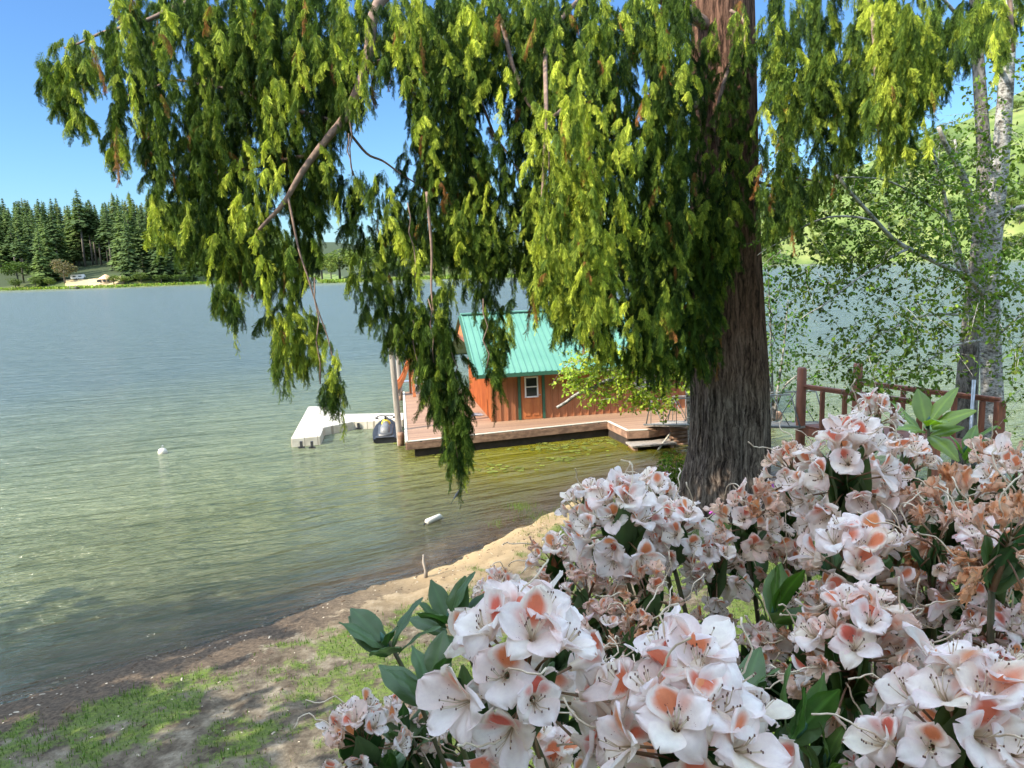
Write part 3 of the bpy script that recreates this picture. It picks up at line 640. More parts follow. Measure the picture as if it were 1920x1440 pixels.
MAIN=[(50,112),(72,98),(115,60),(160,36),(205,20),(215,-40),(1300,-40),(1300,380),(1290,500),(1285,650),(1240,715),(1190,705),(1130,680),(1060,640),(985,595),(980,520),(940,545),(880,500),(760,500),(690,480),(600,470),(590,520),(560,560),(470,560),(395,520),(350,510),(310,470),(285,420),(268,330),(240,300),(215,325),(192,300),(160,256),(125,265),(105,215),(66,165)]
LEFT2=[(228,372),(250,345),(285,330),(330,360),(320,470),(300,480),(285,420),(262,360),(238,392)]
SKIRT=[(395,500),(470,530),(560,540),(560,600),(540,640),(525,725),(512,700),(500,620),(478,560),(455,590),(425,625),(403,585)]
TASS1=[(500,560),(590,560),(600,600),(598,700),(575,705),(545,725),(516,722)]
TASS2=[(590,585),(615,600),(640,660),(650,740),(645,792),(615,760),(600,690)]
MIDC=[(635,470),(880,480),(985,520),(980,570),(950,620),(938,690),(946,752),(915,748),(895,690),(880,760),(875,830),(878,890),(845,890),(828,840),(800,760),(782,700),(720,655),(690,610),(655,540)]
TASS3=[(800,560),(880,560),(885,700),(868,780),(876,840),(880,895),(843,893),(838,840),(815,780),(790,700)]
BRIGHT=[(1050,110),(1105,105),(1105,190),(1215,230),(1225,290),(1150,330),(1130,420),(1160,520),(1155,590),(1100,640),(1060,590),(985,590),(1000,450),(990,380),(1000,290),(975,270),(975,195),(1030,190)]
TRK=[(1210,150),(1290,60),(1300,200),(1320,330),(1400,250),(1440,260),(1420,330),(1400,440),(1350,560),(1345,690),(1300,722),(1240,700),(1200,600),(1190,420),(1220,300)]
TRK2=[(1205,380),(1400,330),(1400,450),(1350,560),(1345,690),(1300,722),(1200,690),(1190,560)]
RIGHTC=[(1425,-40),(1925,-40),(1925,60),(1860,90),(1810,120),(1760,190),(1720,215),(1680,230),(1640,235),(1610,300),(1560,345),(1530,400),(1492,470),(1470,420),(1440,470),(1420,430),(1425,200)]
RTASS=[(1610,-40),(1750,-40),(1740,60),(1760,150),(1735,240),(1740,300),(1700,310),(1668,340),(1640,300),(1620,210),(1625,90)]
RNEAR=[(1830,-40),(1925,-40),(1925,150),(1905,150),(1880,130),(1850,100)]
RHOLE=[[(1560,-20),(1600,0),(1600,40),(1560,30)],[(1495,270),(1525,255),(1530,300),(1500,310)],[(1440,225),(1462,230),(1460,300),(1440,290)]]
cr=np.random.default_rng(11)
tb_=onz(1345,942,.75); TBX,TBY=tb_[0],tb_[1]; TZ=gz(TBX,TBY)
CED=empty('red_cedar',(TBX,TBY,TZ),0,'huge weeping red cedar with fluted fibrous trunk and drooping green boughs','cedar tree')
OC=A(TBX,TBY,TZ)
def cedar_trunk():
    cx=[(1362,965,.0),(1358,905,0),(1366,850,0),(1368,790,0),(1367,700,0),(1364,600,0),(1361,480,0),(1359,330,0),(1358,160,0),(1356,0,0),(1354,-200,0),(1352,-500,0),(1350,-800,0)]
    wd=[178,158,146,140,136,128,119,112,107,102,90,70,40]
    pts=[];rad=[]
    for (x,y,_),w in zip(cx,wd):
        P=aty(x,y,TBY+.15); pts.append(P-OC); rad.append(w/2/FPX*(TBY))
    pts[0][2]=-.25
    # resample
    n=90; ts=np.linspace(0,len(pts)-1,n); P=np.array(pts);R=np.array(rad)
    pp=np.stack([np.interp(ts,range(len(pts)),P[:,k]) for k in range(3)],1); rr=np.interp(ts,range(len(pts)),R)
    m=MB()
    def fl(a,v):
        b=1.0
        for f,am,ph,tw in((3,.06,.4,1.2),(5,.045,1.9,-1.5),(9,.028,.7,2.2),(17,.014,2.2,-3),(31,.008,1,4),(57,.006,2,5)): b+=am*math.sin(f*a+ph+tw*v+.5*math.sin(v*6+f))
        g=math.cos(a-(-1.1)-.5*v); b-= .30*max(0,g)**30*(1-v*.6)         # deep fold down the front right
        b+= (.30*max(0,math.sin(3*a+.5))**2+.12*max(0,math.sin(5*a+1.2)))*max(0,1-v*13)**1.5
        return b
    m.tube(list(pp),list(rr),180,flute=fl)
    mt,t,out=nodes('cedar_bark'); tc=t.nodes.new('ShaderNodeTexCoord'); co=tc.outputs['Object']
    wn=nd(t,'ShaderNodeTexNoise',inp={'Scale':1.6,'Detail':4}); t.links.new(co,wn.inputs['Vector']); va=t.nodes.new('ShaderNodeVectorMath'); va.operation='MULTIPLY_ADD'; va.inputs[1].default_value=(.22,.22,.6); t.links.new(wn.outputs['Color'],va.inputs[0]); t.links.new(co,va.inputs[2]); co=va.outputs[0]
    n1=noise(t,1,7,.7,co,(17,17,1.3)); n2=noise(t,1,5,.6,co,(50,50,5)); n3=noise(t,.9,3,.5,co); sp=t.nodes.new('ShaderNodeSeparateXYZ'); t.links.new(co,sp.inputs[0])
    c=ramp(t,n1,[(.38,(.02,.013,.010)),(.5,(.11,.08,.062)),(.64,(.26,.20,.155))])
    red=ramp(t,n1,[(.38,(.026,.014,.009)),(.62,(.22,.12,.078))]); hf=ramp(t,math_(t,'ADD',math_(t,'MULTIPLY',sp.outputs[2],.16),math_(t,'MULTIPLY',n3,.4)),[(.7,(0,0,0)),(1.15,(1,1,1))])
    c=mixc(t,hf,c,red); c=mixc(t,1.0,c,ramp(t,n2,[(.3,(.6,.6,.6)),(.6,(1.15,1.15,1.15))]),'MULTIPLY')
    prin(t,out,c,.95,bump(t,math_(t,'ADD',n1,math_(t,'MULTIPLY',n2,.4)),1.0,.05),spec=.1)
    m.build('trunk',mt,CED,True)
cedar_trunk()
def limb(pts,r0,r1,name='limb',parent=CED,org=OC,mt='limb_bark',n=9):
    P=np.array([aty(*p) for p in pts]); k=len(P); ts=np.linspace(0,k-1,k*5)
    # smooth interpolation
    Q=np.stack([np.interp(ts,range(k),P[:,c]) for c in range(3)],1); Qs=Q.copy()
    for _ in range(3): Qs[1:-1]=(Qs[:-2]+Qs[1:-1]*2+Qs[2:])/4
    Qs+= np.c_[np.zeros(len(Qs)),np.zeros(len(Qs)),np.sin(ts*5)*.02]
    return MB().tube(list(Qs-org),list(np.linspace(r0,r1,len(Qs))),n,flute=lambda a,v:1+.08*math.sin(3*a+v*9)).build(name,M[mt],parent,True)
YT=TBY
for pts,a,b in [
 ([(1345,60,YT),(1150,-60,17.5),(900,-90,16),(700,-10,15),(690,130,14.6),(640,235,14.3),(585,292,14.2),(540,370,14.0),(480,440,13.9)],.15,.03),
 ([(1345,180,YT),(1270,215,18),(1200,250,17),(1130,260,16),(1060,200,14.5),(1040,215,13.5)],.10,.03),
 ([(940,40,15),(960,120,14.8),(985,185,14.6),(1005,215,14.5)],.045,.02),
 ([(690,130,15.9),(735,100,15.5),(780,140,15.3),(800,200,15.1)],.04,.015),
 ([(640,235,15.6),(690,290,15.5),(735,312,15.4),(800,360,15.3)],.03,.012),
 ([(900,-90,17.3),(600,-80,16.8),(400,-20,16.5),(300,30,16.3),(200,60,16.2),(120,90,16.1)],.09,.015),
 ([(640,235,15.6),(500,190,15.7),(400,160,15.8),(320,150,15.9),(240,180,16.0)],.05,.012),
 ([(585,292,15.5),(480,310,15.5),(380,330,15.5),(300,330,15.5)],.04,.01),
 ([(540,370,14.0),(560,470,13.8),(590,560,13.7),(620,650,13.6),(640,760,13.6)],.022,.006),
 ([(800,360,14),(810,470,13.8),(808,560,13.7),(835,680,13.7),(858,860,13.6)],.028,.008),
 ([(1150,-60,18.8),(1020,60,15.3),(1025,205,13.1),(1020,330,12.8),(1012,430,12.7),(1040,470,12.6),(1100,500,12.5)],.05,.012),
 ([(1370,120,YT-.9),(1352,170,YT-1.3),(1340,240,YT-1.4),(1352,310,YT-1.3),(1365,330,YT-1.2)],.05,.02),
 ([(1370,20,YT-.9),(1400,40,YT-1.4),(1392,120,YT-1.6),(1360,210,YT-1.5)],.035,.01),
 ([(1380,-60,YT),(1500,-120,17.3),(1620,-80,14.8),(1640,60,13.1),(1645,220,12.9),(1650,300,12.9)],.08,.01),
 ([(1380,-200,YT),(1600,-260,15),(1800,-200,12),(1890,-60,10.5),(1900,100,10.2)],.08,.02),
 ([(900,190,15.9),(930,260,15.8),(960,300,15.7),(990,345,15.7)],.03,.01),
 ([(1345,420,YT),(1290,440,18),(1250,480,17.5),(1235,600,17.3)],.05,.012),
 ([(1385,330,YT),(1450,350,18.5),(1500,330,18.2),(1560,350,18)],.05,.012)]:
    limb(pts,a,b)
# thin bare hanging twigs
tw=MB()
for x,y0,y1,Y in((592,520,720,13.5),(808,560,680,13.6),(775,600,700,13.7),(905,560,690,13.4),(848,640,720,13.6),(655,200,330,14),(1022,210,330,12.2),(650,250,330,14.1),(1440,560,640,18),(768,380,520,13.9)):
    k=[aty(x+random.uniform(-6,6)+ (i*2),y0+(y1-y0)*i/5,Y)-OC for i in range(6)]; tw.tube(k,[.012]*6,5)
tw.build('hanging_twigs',M['limb_bark'],CED,True)
# crown, one mesh per bough region
def crown(specs,holes):
    B=Batch()
    for s in specs: curtain(B,s[0],holes,*s[1:4],s[4],cr,**(s[5] if len(s)>5 else {}))
    return B.build('foliage',M['cedar_leaf'],CED,OC)
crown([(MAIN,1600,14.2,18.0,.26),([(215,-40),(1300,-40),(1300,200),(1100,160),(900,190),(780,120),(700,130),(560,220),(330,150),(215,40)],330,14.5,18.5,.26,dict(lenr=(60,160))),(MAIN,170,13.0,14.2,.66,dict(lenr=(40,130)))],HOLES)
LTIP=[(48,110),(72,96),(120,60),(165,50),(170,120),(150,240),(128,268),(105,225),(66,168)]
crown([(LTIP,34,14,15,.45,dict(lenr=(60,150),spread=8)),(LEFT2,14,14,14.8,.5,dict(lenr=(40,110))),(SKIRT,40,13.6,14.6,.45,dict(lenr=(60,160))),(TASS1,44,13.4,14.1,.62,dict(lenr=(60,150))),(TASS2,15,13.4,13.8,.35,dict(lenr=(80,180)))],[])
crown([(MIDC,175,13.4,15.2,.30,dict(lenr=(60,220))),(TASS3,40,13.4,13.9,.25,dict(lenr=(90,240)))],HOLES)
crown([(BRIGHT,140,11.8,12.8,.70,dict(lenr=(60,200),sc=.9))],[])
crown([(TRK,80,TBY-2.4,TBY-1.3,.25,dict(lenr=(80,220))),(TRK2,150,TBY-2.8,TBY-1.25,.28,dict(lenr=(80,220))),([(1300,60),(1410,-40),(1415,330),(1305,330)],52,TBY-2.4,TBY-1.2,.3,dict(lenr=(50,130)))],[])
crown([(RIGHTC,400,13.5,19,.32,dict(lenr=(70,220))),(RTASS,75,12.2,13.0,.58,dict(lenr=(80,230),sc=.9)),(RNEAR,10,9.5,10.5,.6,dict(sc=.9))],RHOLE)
# ---------------------------------------------------------------- broadleaf trees near the water
def leafproto(l=1.0,w=.62,fold=.25):
    V=A(*[]) if 0 else np.array([(0,0,0),(.3*l,w*.42,fold*.16),(.72*l,w*.40,fold*.14-.05),(l,0,-.12),(.72*l,-w*.40,fold*.14-.05),(.3*l,-w*.42,fold*.16),(.35*l,0,0),(.7*l,0,-.04)])
    F=np.array([(0,6,1,1),(6,7,2,1),(7,3,2,2),(0,5,6,6),(5,4,7,6),(4,3,7,7)]); return V,F
LV=np.array([(0,0,0),(.35,.30,.06),(.78,.24,.0),(1,0,-.12),(.78,-.24,.0),(.35,-.30,.06),(.5,0,-.02)]); LF=np.array([(0,6,2,1),(6,3,2,2),(0,5,4,6),(6,4,3,3)])
LF=np.array([(0,6,1),(1,6,2),(6,3,2),(0,5,6),(5,4,6),(4,3,6)])
def leaves(B,P,size,col,r,jit=.25,droop=.5,fl=LF,vl=LV):
    """P (n,3) leaf positions"""
    n=len(P); az=r.uniform(0,6.283,n); pt=r.normal(droop,.45,n); rl=r.normal(0,.6,n); sz=size*r.uniform(.6,1.2,n)
    ca,sa,cp,sp_,cr_,sr=np.cos(az),np.sin(az),np.cos(pt),np.sin(pt),np.cos(rl),np.sin(rl)
    v=vl[None]*sz[:,None,None]; x,y,z=v[...,0],v[...,1],v[...,2]
    y,z=y*cr_[:,None]-z*sr[:,None],y*sr[:,None]+z*cr_[:,None]
    x,z=x*cp[:,None]+z*sp_[:,None],-x*sp_[:,None]+z*cp[:,None]
    x,y=x*ca[:,None]-y*sa[:,None],x*sa[:,None]+y*ca[:,None]
    V=np.stack([x,y,z],-1)+P[:,None]; k=len(vl)
    F=(fl[None]+np.arange(n)[:,None,None]*k).reshape(-1,3)
    C=np.repeat(np.array(col)[None]*(1+r.normal(0,jit,n)[:,None])*np.exp(r.normal(0,.08,(n,3))),k,0).clip(.004,1)
    B.add(V.reshape(-1,3),F,C)
def twig_leaves(B,TW,poly,n,Y0,Y1,r,size,col,holes=(),ln=(40,110),npl=14,down=.5,org=None,tr=.006):
    xs=[p[0] for p in poly]; ys=[p[1] for p in poly]; k=0; t_=0
    while k<n and t_<n*40:
        t_+=1; x=r.uniform(min(xs),max(xs)); y=r.uniform(min(ys),max(ys))
        if not inpoly(x,y,poly) or any(inpoly(x,y,h) for h in holes): continue
        k+=1; Y=r.uniform(Y0,Y1); L=r.uniform(*ln)*r.uniform(.6,1)/FPX*Y; a=r.uniform(0,6.28); d=A(math.cos(a),math.sin(a)*.7,-down+r.normal()*.35); d/=np.linalg.norm(d)
        P0=aty(x,y,Y); ts=np.linspace(0,1,5); pts=[P0+d*L*t+A(0,0,-.12*L*t*t) for t in ts]
        TW.tube([p-org for p in pts],[tr,tr*.8,tr*.6,tr*.5,tr*.3],4,cap=False)
        q=r.uniform(0,1,npl)**.8; P=P0+d*L*q[:,None]+r.normal(0,.05,(npl,3))*[1,1,.8]+np.c_[np.zeros(npl),np.zeros(npl),-.12*L*q*q]
        leaves(B,P,size,col*r.uniform(.7,1.35),r)
def tree_at(px,py,Y,name,label,cat,group=None,dz=-.3):
    P=aty(px,py,Y); z=gz(P[0],P[1]); z=max(z,-.3)
    return empty(name,(P[0],P[1],z),0,label,cat,group),A(P[0],P[1],z)
def bark(name,c1,c2,sc=(8,8,14)):
    m,t,out=nodes(name); tc=t.nodes.new('ShaderNodeTexCoord'); n=noise(t,1,6,.7,tc.outputs['Object'],sc); n2=noise(t,1,4,.6,tc.outputs['Object'],(2,2,3))
    c=ramp(t,math_(t,'ADD',math_(t,'MULTIPLY',n,.7),math_(t,'MULTIPLY',n2,.3)),[(.42,c2),(.55,c1)]); prin(t,out,c,.9,bump(t,n,.9,.03),spec=.15); return m
M['alder_bark']=bark('alder_bark',(.42,.40,.36),(.09,.08,.065)); M['alder_dark']=bark('dark_alder_bark',(.20,.18,.15),(.05,.043,.035),(14,14,5))
ar=np.random.default_rng(5)
# light alder
T1,O1=tree_at(1862,850,20.5,'alder_tree','pale mottled grey alder trunk with forked limbs rising behind the ramp end post','alder tree')
def tl(pts,r0,r1,T,O,m,n=14,name='limb'): return limb(pts,r0,r1,name,T,O,m,n)
tl([(1862,905,20.5),(1862,850,20.5),(1860,700,20.5),(1856,560,20.5),(1862,440,20.5),(1876,300,20.5),(1886,150,20.6),(1893,0,20.7),(1900,-250,21),(1905,-500,21)],.30,.12,T1,O1,'alder_bark',20,'trunk')
for p,a,b in [([(1852,560,20.5),(1830,420,20.2),(1808,330,20),(1780,285,19.8),(1760,240,19.6)],.12,.05),
 ([(1860,470,20.5),(1885,400,20.3),(1925,385,20.2),(1980,370,20)],.08,.04),
 ([(1850,575,20.4),(1838,540,18.5),(1790,505,17.5),(1700,468,16.5),(1640,415,16),(1570,328,15.5)],.075,.03),
 ([(1700,468,16.5),(1640,500,16),(1560,560,15.6),(1500,600,15.3)],.03,.008),([(1640,415,16),(1560,400,15.5),(1480,440,15.2),(1420,480,15)],.025,.006),
 ([(1835,600,20.2),(1780,585,18),(1700,600,17),(1610,650,16.5),(1560,690,16)],.04,.008),([(1856,640,20.4),(1800,640,18.5),(1720,690,17.5),(1660,720,17)],.035,.008),
 ([(1838,540,18.5),(1800,520,18),(1782,420,17.8),(1765,340,17.6),(1748,280,17.5)],.055,.03),([(1862,640,20.4),(1900,600,19.6),(1960,560,19)],.04,.015),
 ([(1886,150,20.6),(1850,90,20),(1800,30,19),(1740,-30,18.5)],.07,.03),([(1782,420,17.8),(1740,380,17),(1650,330,16.2),(1570,335,15.8)],.03,.01)]: tl(p,a,b,T1,O1,'alder_bark',9)
ALD=A(.12,.185,.028)
B=Batch();TW=MB()
twig_leaves(B,TW,[(1560,290),(1925,250),(1925,620),(1880,560),(1800,520),(1700,500),(1600,480),(1500,470),(1440,430)],310,15.5,20,ar,.11,ALD,[[(1830,300),(1900,300),(1890,420),(1840,420)]],npl=22,org=O1)
twig_leaves(B,TW,[(1500,470),(1700,480),(1925,560),(1925,700),(1870,600),(1760,610),(1700,640),(1560,560),(1520,610),(1480,540)],170,15,19,ar,.11,ALD,npl=14,org=O1)
twig_leaves(B,TW,[(1560,600),(1700,590),(1800,620),(1790,700),(1720,735),(1640,735),(1540,700),(1545,660)],110,15.5,18,ar,.11,ALD,npl=14,org=O1)
twig_leaves(B,TW,[(1880,620),(1925,600),(1925,830),(1885,800)],26,17,20,ar,.11,ALD,npl=12,org=O1)
twig_leaves(B,TW,[(1700,60),(1925,20),(1925,300),(1700,320)],80,19,22,ar,.115,ALD*1.2,npl=14,org=O1)
twig_leaves(B,TW,[(1410,90),(1560,90),(1600,300),(1420,420)],70,21,24,ar,.115,ALD*.8,npl=14,org=O1)
B.build('foliage',M['leaf'],T1,O1); TW.build('twigs',M['alder_bark'],T1)
T2,O2=tree_at(1812,840,22,'alder_tree','darker rough alder trunk leaning just left of the pale alder','alder tree')
tl([(1805,880,22),(1808,800,22),(1816,690,22),(1828,560,22),(1842,430,22.2),(1846,330,22.5),(1840,220,22.8),(1830,60,23),(1822,-200,23)],.33,.12,T2,O2,'alder_dark',20,'trunk')
for p,a,b in [([(1828,560,22),(1790,450,21.5),(1775,380,21.3),(1750,300,21)],.09,.03),([(1842,430,22.2),(1800,330,22),(1790,260,22)],.07,.03)]: tl(p,a,b,T2,O2,'alder_bark',9)
B=Batch();TW=MB(); twig_leaves(B,TW,[(1620,260),(1900,200),(1925,480),(1700,480)],120,20.5,24,ar,.115,ALD*1.25,npl=14,org=O2)
B.build('foliage',M['leaf'],T2,O2); TW.build('twigs',M['alder_bark'],T2)
# green willow-like shrub right behind the cedar trunk
T3,O3=tree_at(1452,790,24.5,'waterside_shrub','tall thin small-leaved shrub showing directly right of the cedar trunk','shrub')
for p in ([(1450,800,24.5),(1446,640,24.5),(1440,500,24.4)],[(1450,790,24.5),(1470,650,24.2),(1478,560,24)],[(1448,760,24.5),(1425,600,24.2),(1400,480,24)],[(1450,780,24.5),(1470,720,24),(1520,690,23.6)]): tl(p,.05,.012,T3,O3,'alder_bark',7,'stem')
B=Batch();TW=MB(); twig_leaves(B,TW,[(1400,440),(1470,430),(1480,520),(1500,590),(1500,640),(1545,700),(1480,735),(1440,700),(1410,560)],150,23.4,25,ar,.12,A(.11,.20,.035),npl=15,org=O3)
B.build('foliage',M['leaf'],T3,O3); TW.build('twigs',M['alder_bark'],T3)
# leafy low branch in front of the house belongs to a small oak beside the cedar
T4,O4=tree_at(1290,880,26.6,'young_maple','small lichen-grey maple reaching bright yellow-green leaves in front of the house wall','maple tree')
for p,a,b in [([(1300,880,26.6),(1296,800,26.6),(1290,720,26.6),(1275,665,26.4)],.14,.10),([(1275,665,26.4),(1230,672,26.0),(1170,700,25.6),(1125,722,25.4),(1085,738,25.3),(1044,764,25.2)],.085,.05),
  ([(1170,700,25.6),(1120,690,25.4),(1075,672,25.2),(1050,700,25.1)],.03,.01),([(1230,672,26.0),(1190,655,25.6),(1120,650,25.4)],.03,.01),([(1275,665,26.4),(1240,700,25.8),(1215,740,25.6),(1190,770,25.4)],.04,.01),([(1150,706,25.5),(1130,690,25.2),(1105,672,25.0)],.02,.008),([(1275,665,26.4),(1262,600,26.4),(1250,520,26.4)],.07,.02)]: tl(p,a,b,T4,O4,'alder_bark',10,'limb')
B=Batch();TW=MB(); MC=A(.32,.40,.05)
twig_leaves(B,TW,[(1042,705),(1080,655),(1150,640),(1200,650),(1190,690),(1150,700),(1110,735),(1070,728)],130,24.8,25.8,ar,.13,MC,ln=(20,50),npl=15,org=O4,down=.2)
twig_leaves(B,TW,[(1140,700),(1200,650),(1280,660),(1285,720),(1250,765),(1195,768),(1150,745),(1110,755),(1105,735)],220,24.8,26.2,ar,.13,MC,ln=(20,50),npl=15,org=O4,down=.2)
B.build('foliage',M['leaf'],T4,O4); TW.build('twigs',M['alder_bark'],T4)
# shrub at the cedar foot with foxgloves
T5,O5=tree_at(1270,925,21.0,'bank_shrub','low yellow-green leafy shrub at the left foot of the cedar trunk','shrub')
B=Batch(); n=2600; th=ar.uniform(0,6.28,n); rr=np.sqrt(ar.uniform(.2,1,n)); el=ar.uniform(0,1,n); P=O5+np.c_[np.cos(th)*rr*.75*np.sqrt(1-el**2*.8),np.sin(th)*rr*.8,el*1.15*rr+.05]
P+= (fbm(P[:,0]*4,P[:,2]*4,3)[:,None]-.5)*.3; leaves(B,P,.10,A(.13,.19,.03),ar); TW=MB()
for k in range(26): a=k*.7; TW.tube([A(0,0,0),A(math.cos(a)*.3,math.sin(a)*.3,.5),A(math.cos(a)*.6,math.sin(a)*.6,.5+.5*random.random())],[.02,.012,.006],5)
B.build('foliage',M['leaf'],T5,O5); TW.build('stems',M['limb_bark'],T5)
def foxglove(px,py,Y,h,label):
    P=aty(px,py,Y); z=gz(P[0],P[1]); f=empty('foxglove',(P[0],P[1],z),0,label,'foxglove','purple foxgloves near the cedar'); H=P[2]-z
    MB().tube([A(0,0,0),A(.02,0,H*.5),A(0,0,H)],[.012,.009,.004],6).build('stem',M['green_trim'],f,True)
    m=MB()
    for k in range(26):
        t=k/26; a=k*2.4; zz=H-h*(1-t); r=.045*(1.1-t*.8); c=A(math.cos(a),math.sin(a),-.5); b=A(0,0,zz); m.tube([b,b+c*r*.6,b+c*r*1.3],[.006,.016*(1.2-t*.7),.022*(1.2-t*.8)],6)
    m.build('bells',M['purple'],f,True)
foxglove(1252,882,20.2,.42,'purple foxglove spire rising against the shrub left of the cedar trunk')
foxglove(1281,915,19.0,.42,'purple foxglove just in front of the cedar shrub, right of the tallest spire')
foxglove(1448,903,16.5,.2,'small pale purple foxglove right of the cedar base')
foxglove(1336,946,15.5,.18,'short pink foxglove directly below the cedar trunk')

# ---------------------------------------------------------------- far shores
def conifer(seed,h=30.,w=5.6,base=.12,dens=26,narrow=1.0):
    r=np.random.default_rng(seed); V=[];F=[];C=[]; z=h*base; nl=0
    while z<h*.985:
        t=(z-h*base)/(h*(1-base)); R=w*narrow*(1-t)**.75*r.uniform(.75,1.15)*min(1,.6+t*4)+.12
        nb=int(6+4*(1-t))
        for k in range(nb):
            a=r.uniform(0,6.283); rr=R*r.uniform(.55,1.1); dz=-rr*r.uniform(.15,.45); d=A(math.cos(a),math.sin(a),0); p=A(-d[1],d[0],0)
            for s in range(2):
                f0=.25+.4*s; c0=A(0,0,z)+d*rr*f0+A(0,0,dz*f0); e=A(0,0,z)+d*rr*(f0+.42)+A(0,0,dz*(f0+.42)); ww=rr*.26*(1-.3*s)+.15; i=len(V)
                V+=[c0,c0+(e-c0)*.5+p*ww+A(0,0,-ww*.5),e+A(0,0,-.25),c0+(e-c0)*.5-p*ww+A(0,0,-ww*.5)]; F.append((i,i+1,i+2,i+3)); b=r.uniform(.75,1.25); C+=[A(1,1,1)*b]*4
        z+=h/dens*r.uniform(.5,.9)*(1-.35*t)
    i=len(V); V+=[(0,-.12,h*.96),(0,.12,h*.96),(0,0,h),(0,0,h)]; F.append((i,i+1,i+2,i+3)); C+=[A(1,1,1)]*4
    return np.array(V),np.array(F),np.array(C)
def roundtree(seed,h=12.,w=5.,n=900,leaf=.75):
    r=np.random.default_rng(seed); B=Batch(); P=[]
    lobes=[(r.normal(0,w*.35,3)*[1,1,.8]+[0,0,h*.6],r.uniform(.35,.6)*w) for _ in range(9)]+[(A(0,0,h*.62),w*.7)]
    for k in range(n):
        c,R=lobes[r.integers(len(lobes))]; d=r.normal(size=3); d/=np.linalg.norm(d); q=c+d*R*r.uniform(.75,1.05)*[1,1,.85]
        P.append(q)
    P=np.array(P); P=P[P[:,2]>h*.06]; leaves(B,P,leaf,A(1,1,1),r,jit=.18,droop=.2)
    return np.concatenate(B.V),np.concatenate(B.F),np.concatenate(B.C)
def recolor(C,c): return C*np.array(c)
def mesh_of(name,V,F,C,mat_):
    o=npmesh(name,V,F,mat_,col=C); me=o.data; bpy.data.objects.remove(o); return me
FARCOL={'dark':(.085,.13,.045),'mid':(.13,.185,.055),'olive':(.19,.215,.065)}
CON=[]
for k,(cn,nar,ba) in enumerate((('dark',1,.10),('mid',1.0,.14),('olive',.85,.2),('dark',1.25,.03),('mid',.8,.42),('dark',.9,.5),('olive',1.1,.1),('mid',1.2,.05))):
    V,F,C=conifer(40+k,30,5.4,ba,32,nar); CON.append(mesh_of('conifer_crown',V,F,recolor(C,FARCOL[cn]),M['far_leaf']))
tk=MB().tube([(0,0,-2),(0,0,10),(.2,0,20),(.1,0,29)],[.42,.34,.2,.05],7); to=tk.build('trunk',M['far_bark'],None,True); TRME=to.data; bpy.data.objects.remove(to)
RND=[]
for k,c in enumerate(((.085,.135,.03),(.15,.20,.045),(.20,.26,.06),(.22,.19,.10),(.12,.17,.04))):
    V,F,C=roundtree(70+k); RND.append(mesh_of('round_crown',V,F,recolor(C,c),M['far_leaf']))
tk=MB().tube([(0,0,-1),(0,0,4),(.3,.2,8)],[.35,.25,.1],7); to=tk.build('trunk',M['far_bark'],None,True); TRME2=to.data; bpy.data.objects.remove(to)
fr=np.random.default_rng(77)
def fartree(px,Y,h,kind,idx,label,group,cat,wf=1.0):
    X=(px-960)/FPX*Y*1.02 ; 
    for _ in range(2):
        P=onz(px,500,0); 
    # solve X so that the foot projects to px
    d=ray(px,500.); X=d[0]/d[1]*Y; z=gz(X,Y)
    o=empty('conifer_tree' if kind=='c' else 'broadleaf_tree',(X,Y,z-.3),fr.uniform(0,6.28),label,cat,group)
    s=h/(30. if kind=='c' else 12.); ws=s*wf*fr.uniform(.95,1.35)
    o.scale=(ws,ws,s)
    link('crown',(CON if kind=='c' else RND)[idx],o); link('trunk',TRME if kind=='c' else TRME2,o)
    return o
LBL='dense green conifer in the forest on the far left shore'
def shoreY(px):
    """distance of the far shore along the line through this picture column"""
    d=ray(px,500.); k=d[0]/d[1]; ys=np.arange(150,900,2.); s=sdist(np.c_[ys*k,ys]); j=np.argmax(s>0); return ys[j]
# left forest: rows from back to front
for row,(dy,hm,cnt) in enumerate(((175,41,58),(135,43,58),(98,42,56),(64,39,48),(34,34,28))):
    for k in range(cnt):
        px=-70+ (k+fr.uniform(.1,.9))*(600/cnt); 
        if row==4 and (100<px<235 or px<20): continue
        if row==3 and 120<px<205: continue
        Y=shoreY(px)+dy+fr.uniform(-12,12); h=hm*fr.uniform(.86,1.08)*(1 if px<430 else .8)
        idx=int(fr.choice([0,1,2,3,6,7],p=[.25,.25,.15,.12,.11,.12])) if row<3 else int(fr.choice([0,1,3,4,5,7]))
        if 150<px<215 and row>=2: idx=int(fr.choice([4,5]))
        fartree(px,Y,h,'c',idx,LBL,'conifers on the far left shore','conifer',1.0)
for px,h,idx,dy,l in ((243,34,3,16,'full-skirted blue-green conifer right of the yurt on the far shore'),(300,33,3,14,'second full-skirted conifer right of the yurt'),(78,33,7,20,'tall ragged conifer beside the round tree on the far left'),(352,26,3,12,'lower dark conifer at the right end of the far left clearing'),(160,50,5,90,'lone tall thin conifer top standing above the far ridge')):
    fartree(px,shoreY(px)+dy,h,'c',idx,l,None,'conifer')
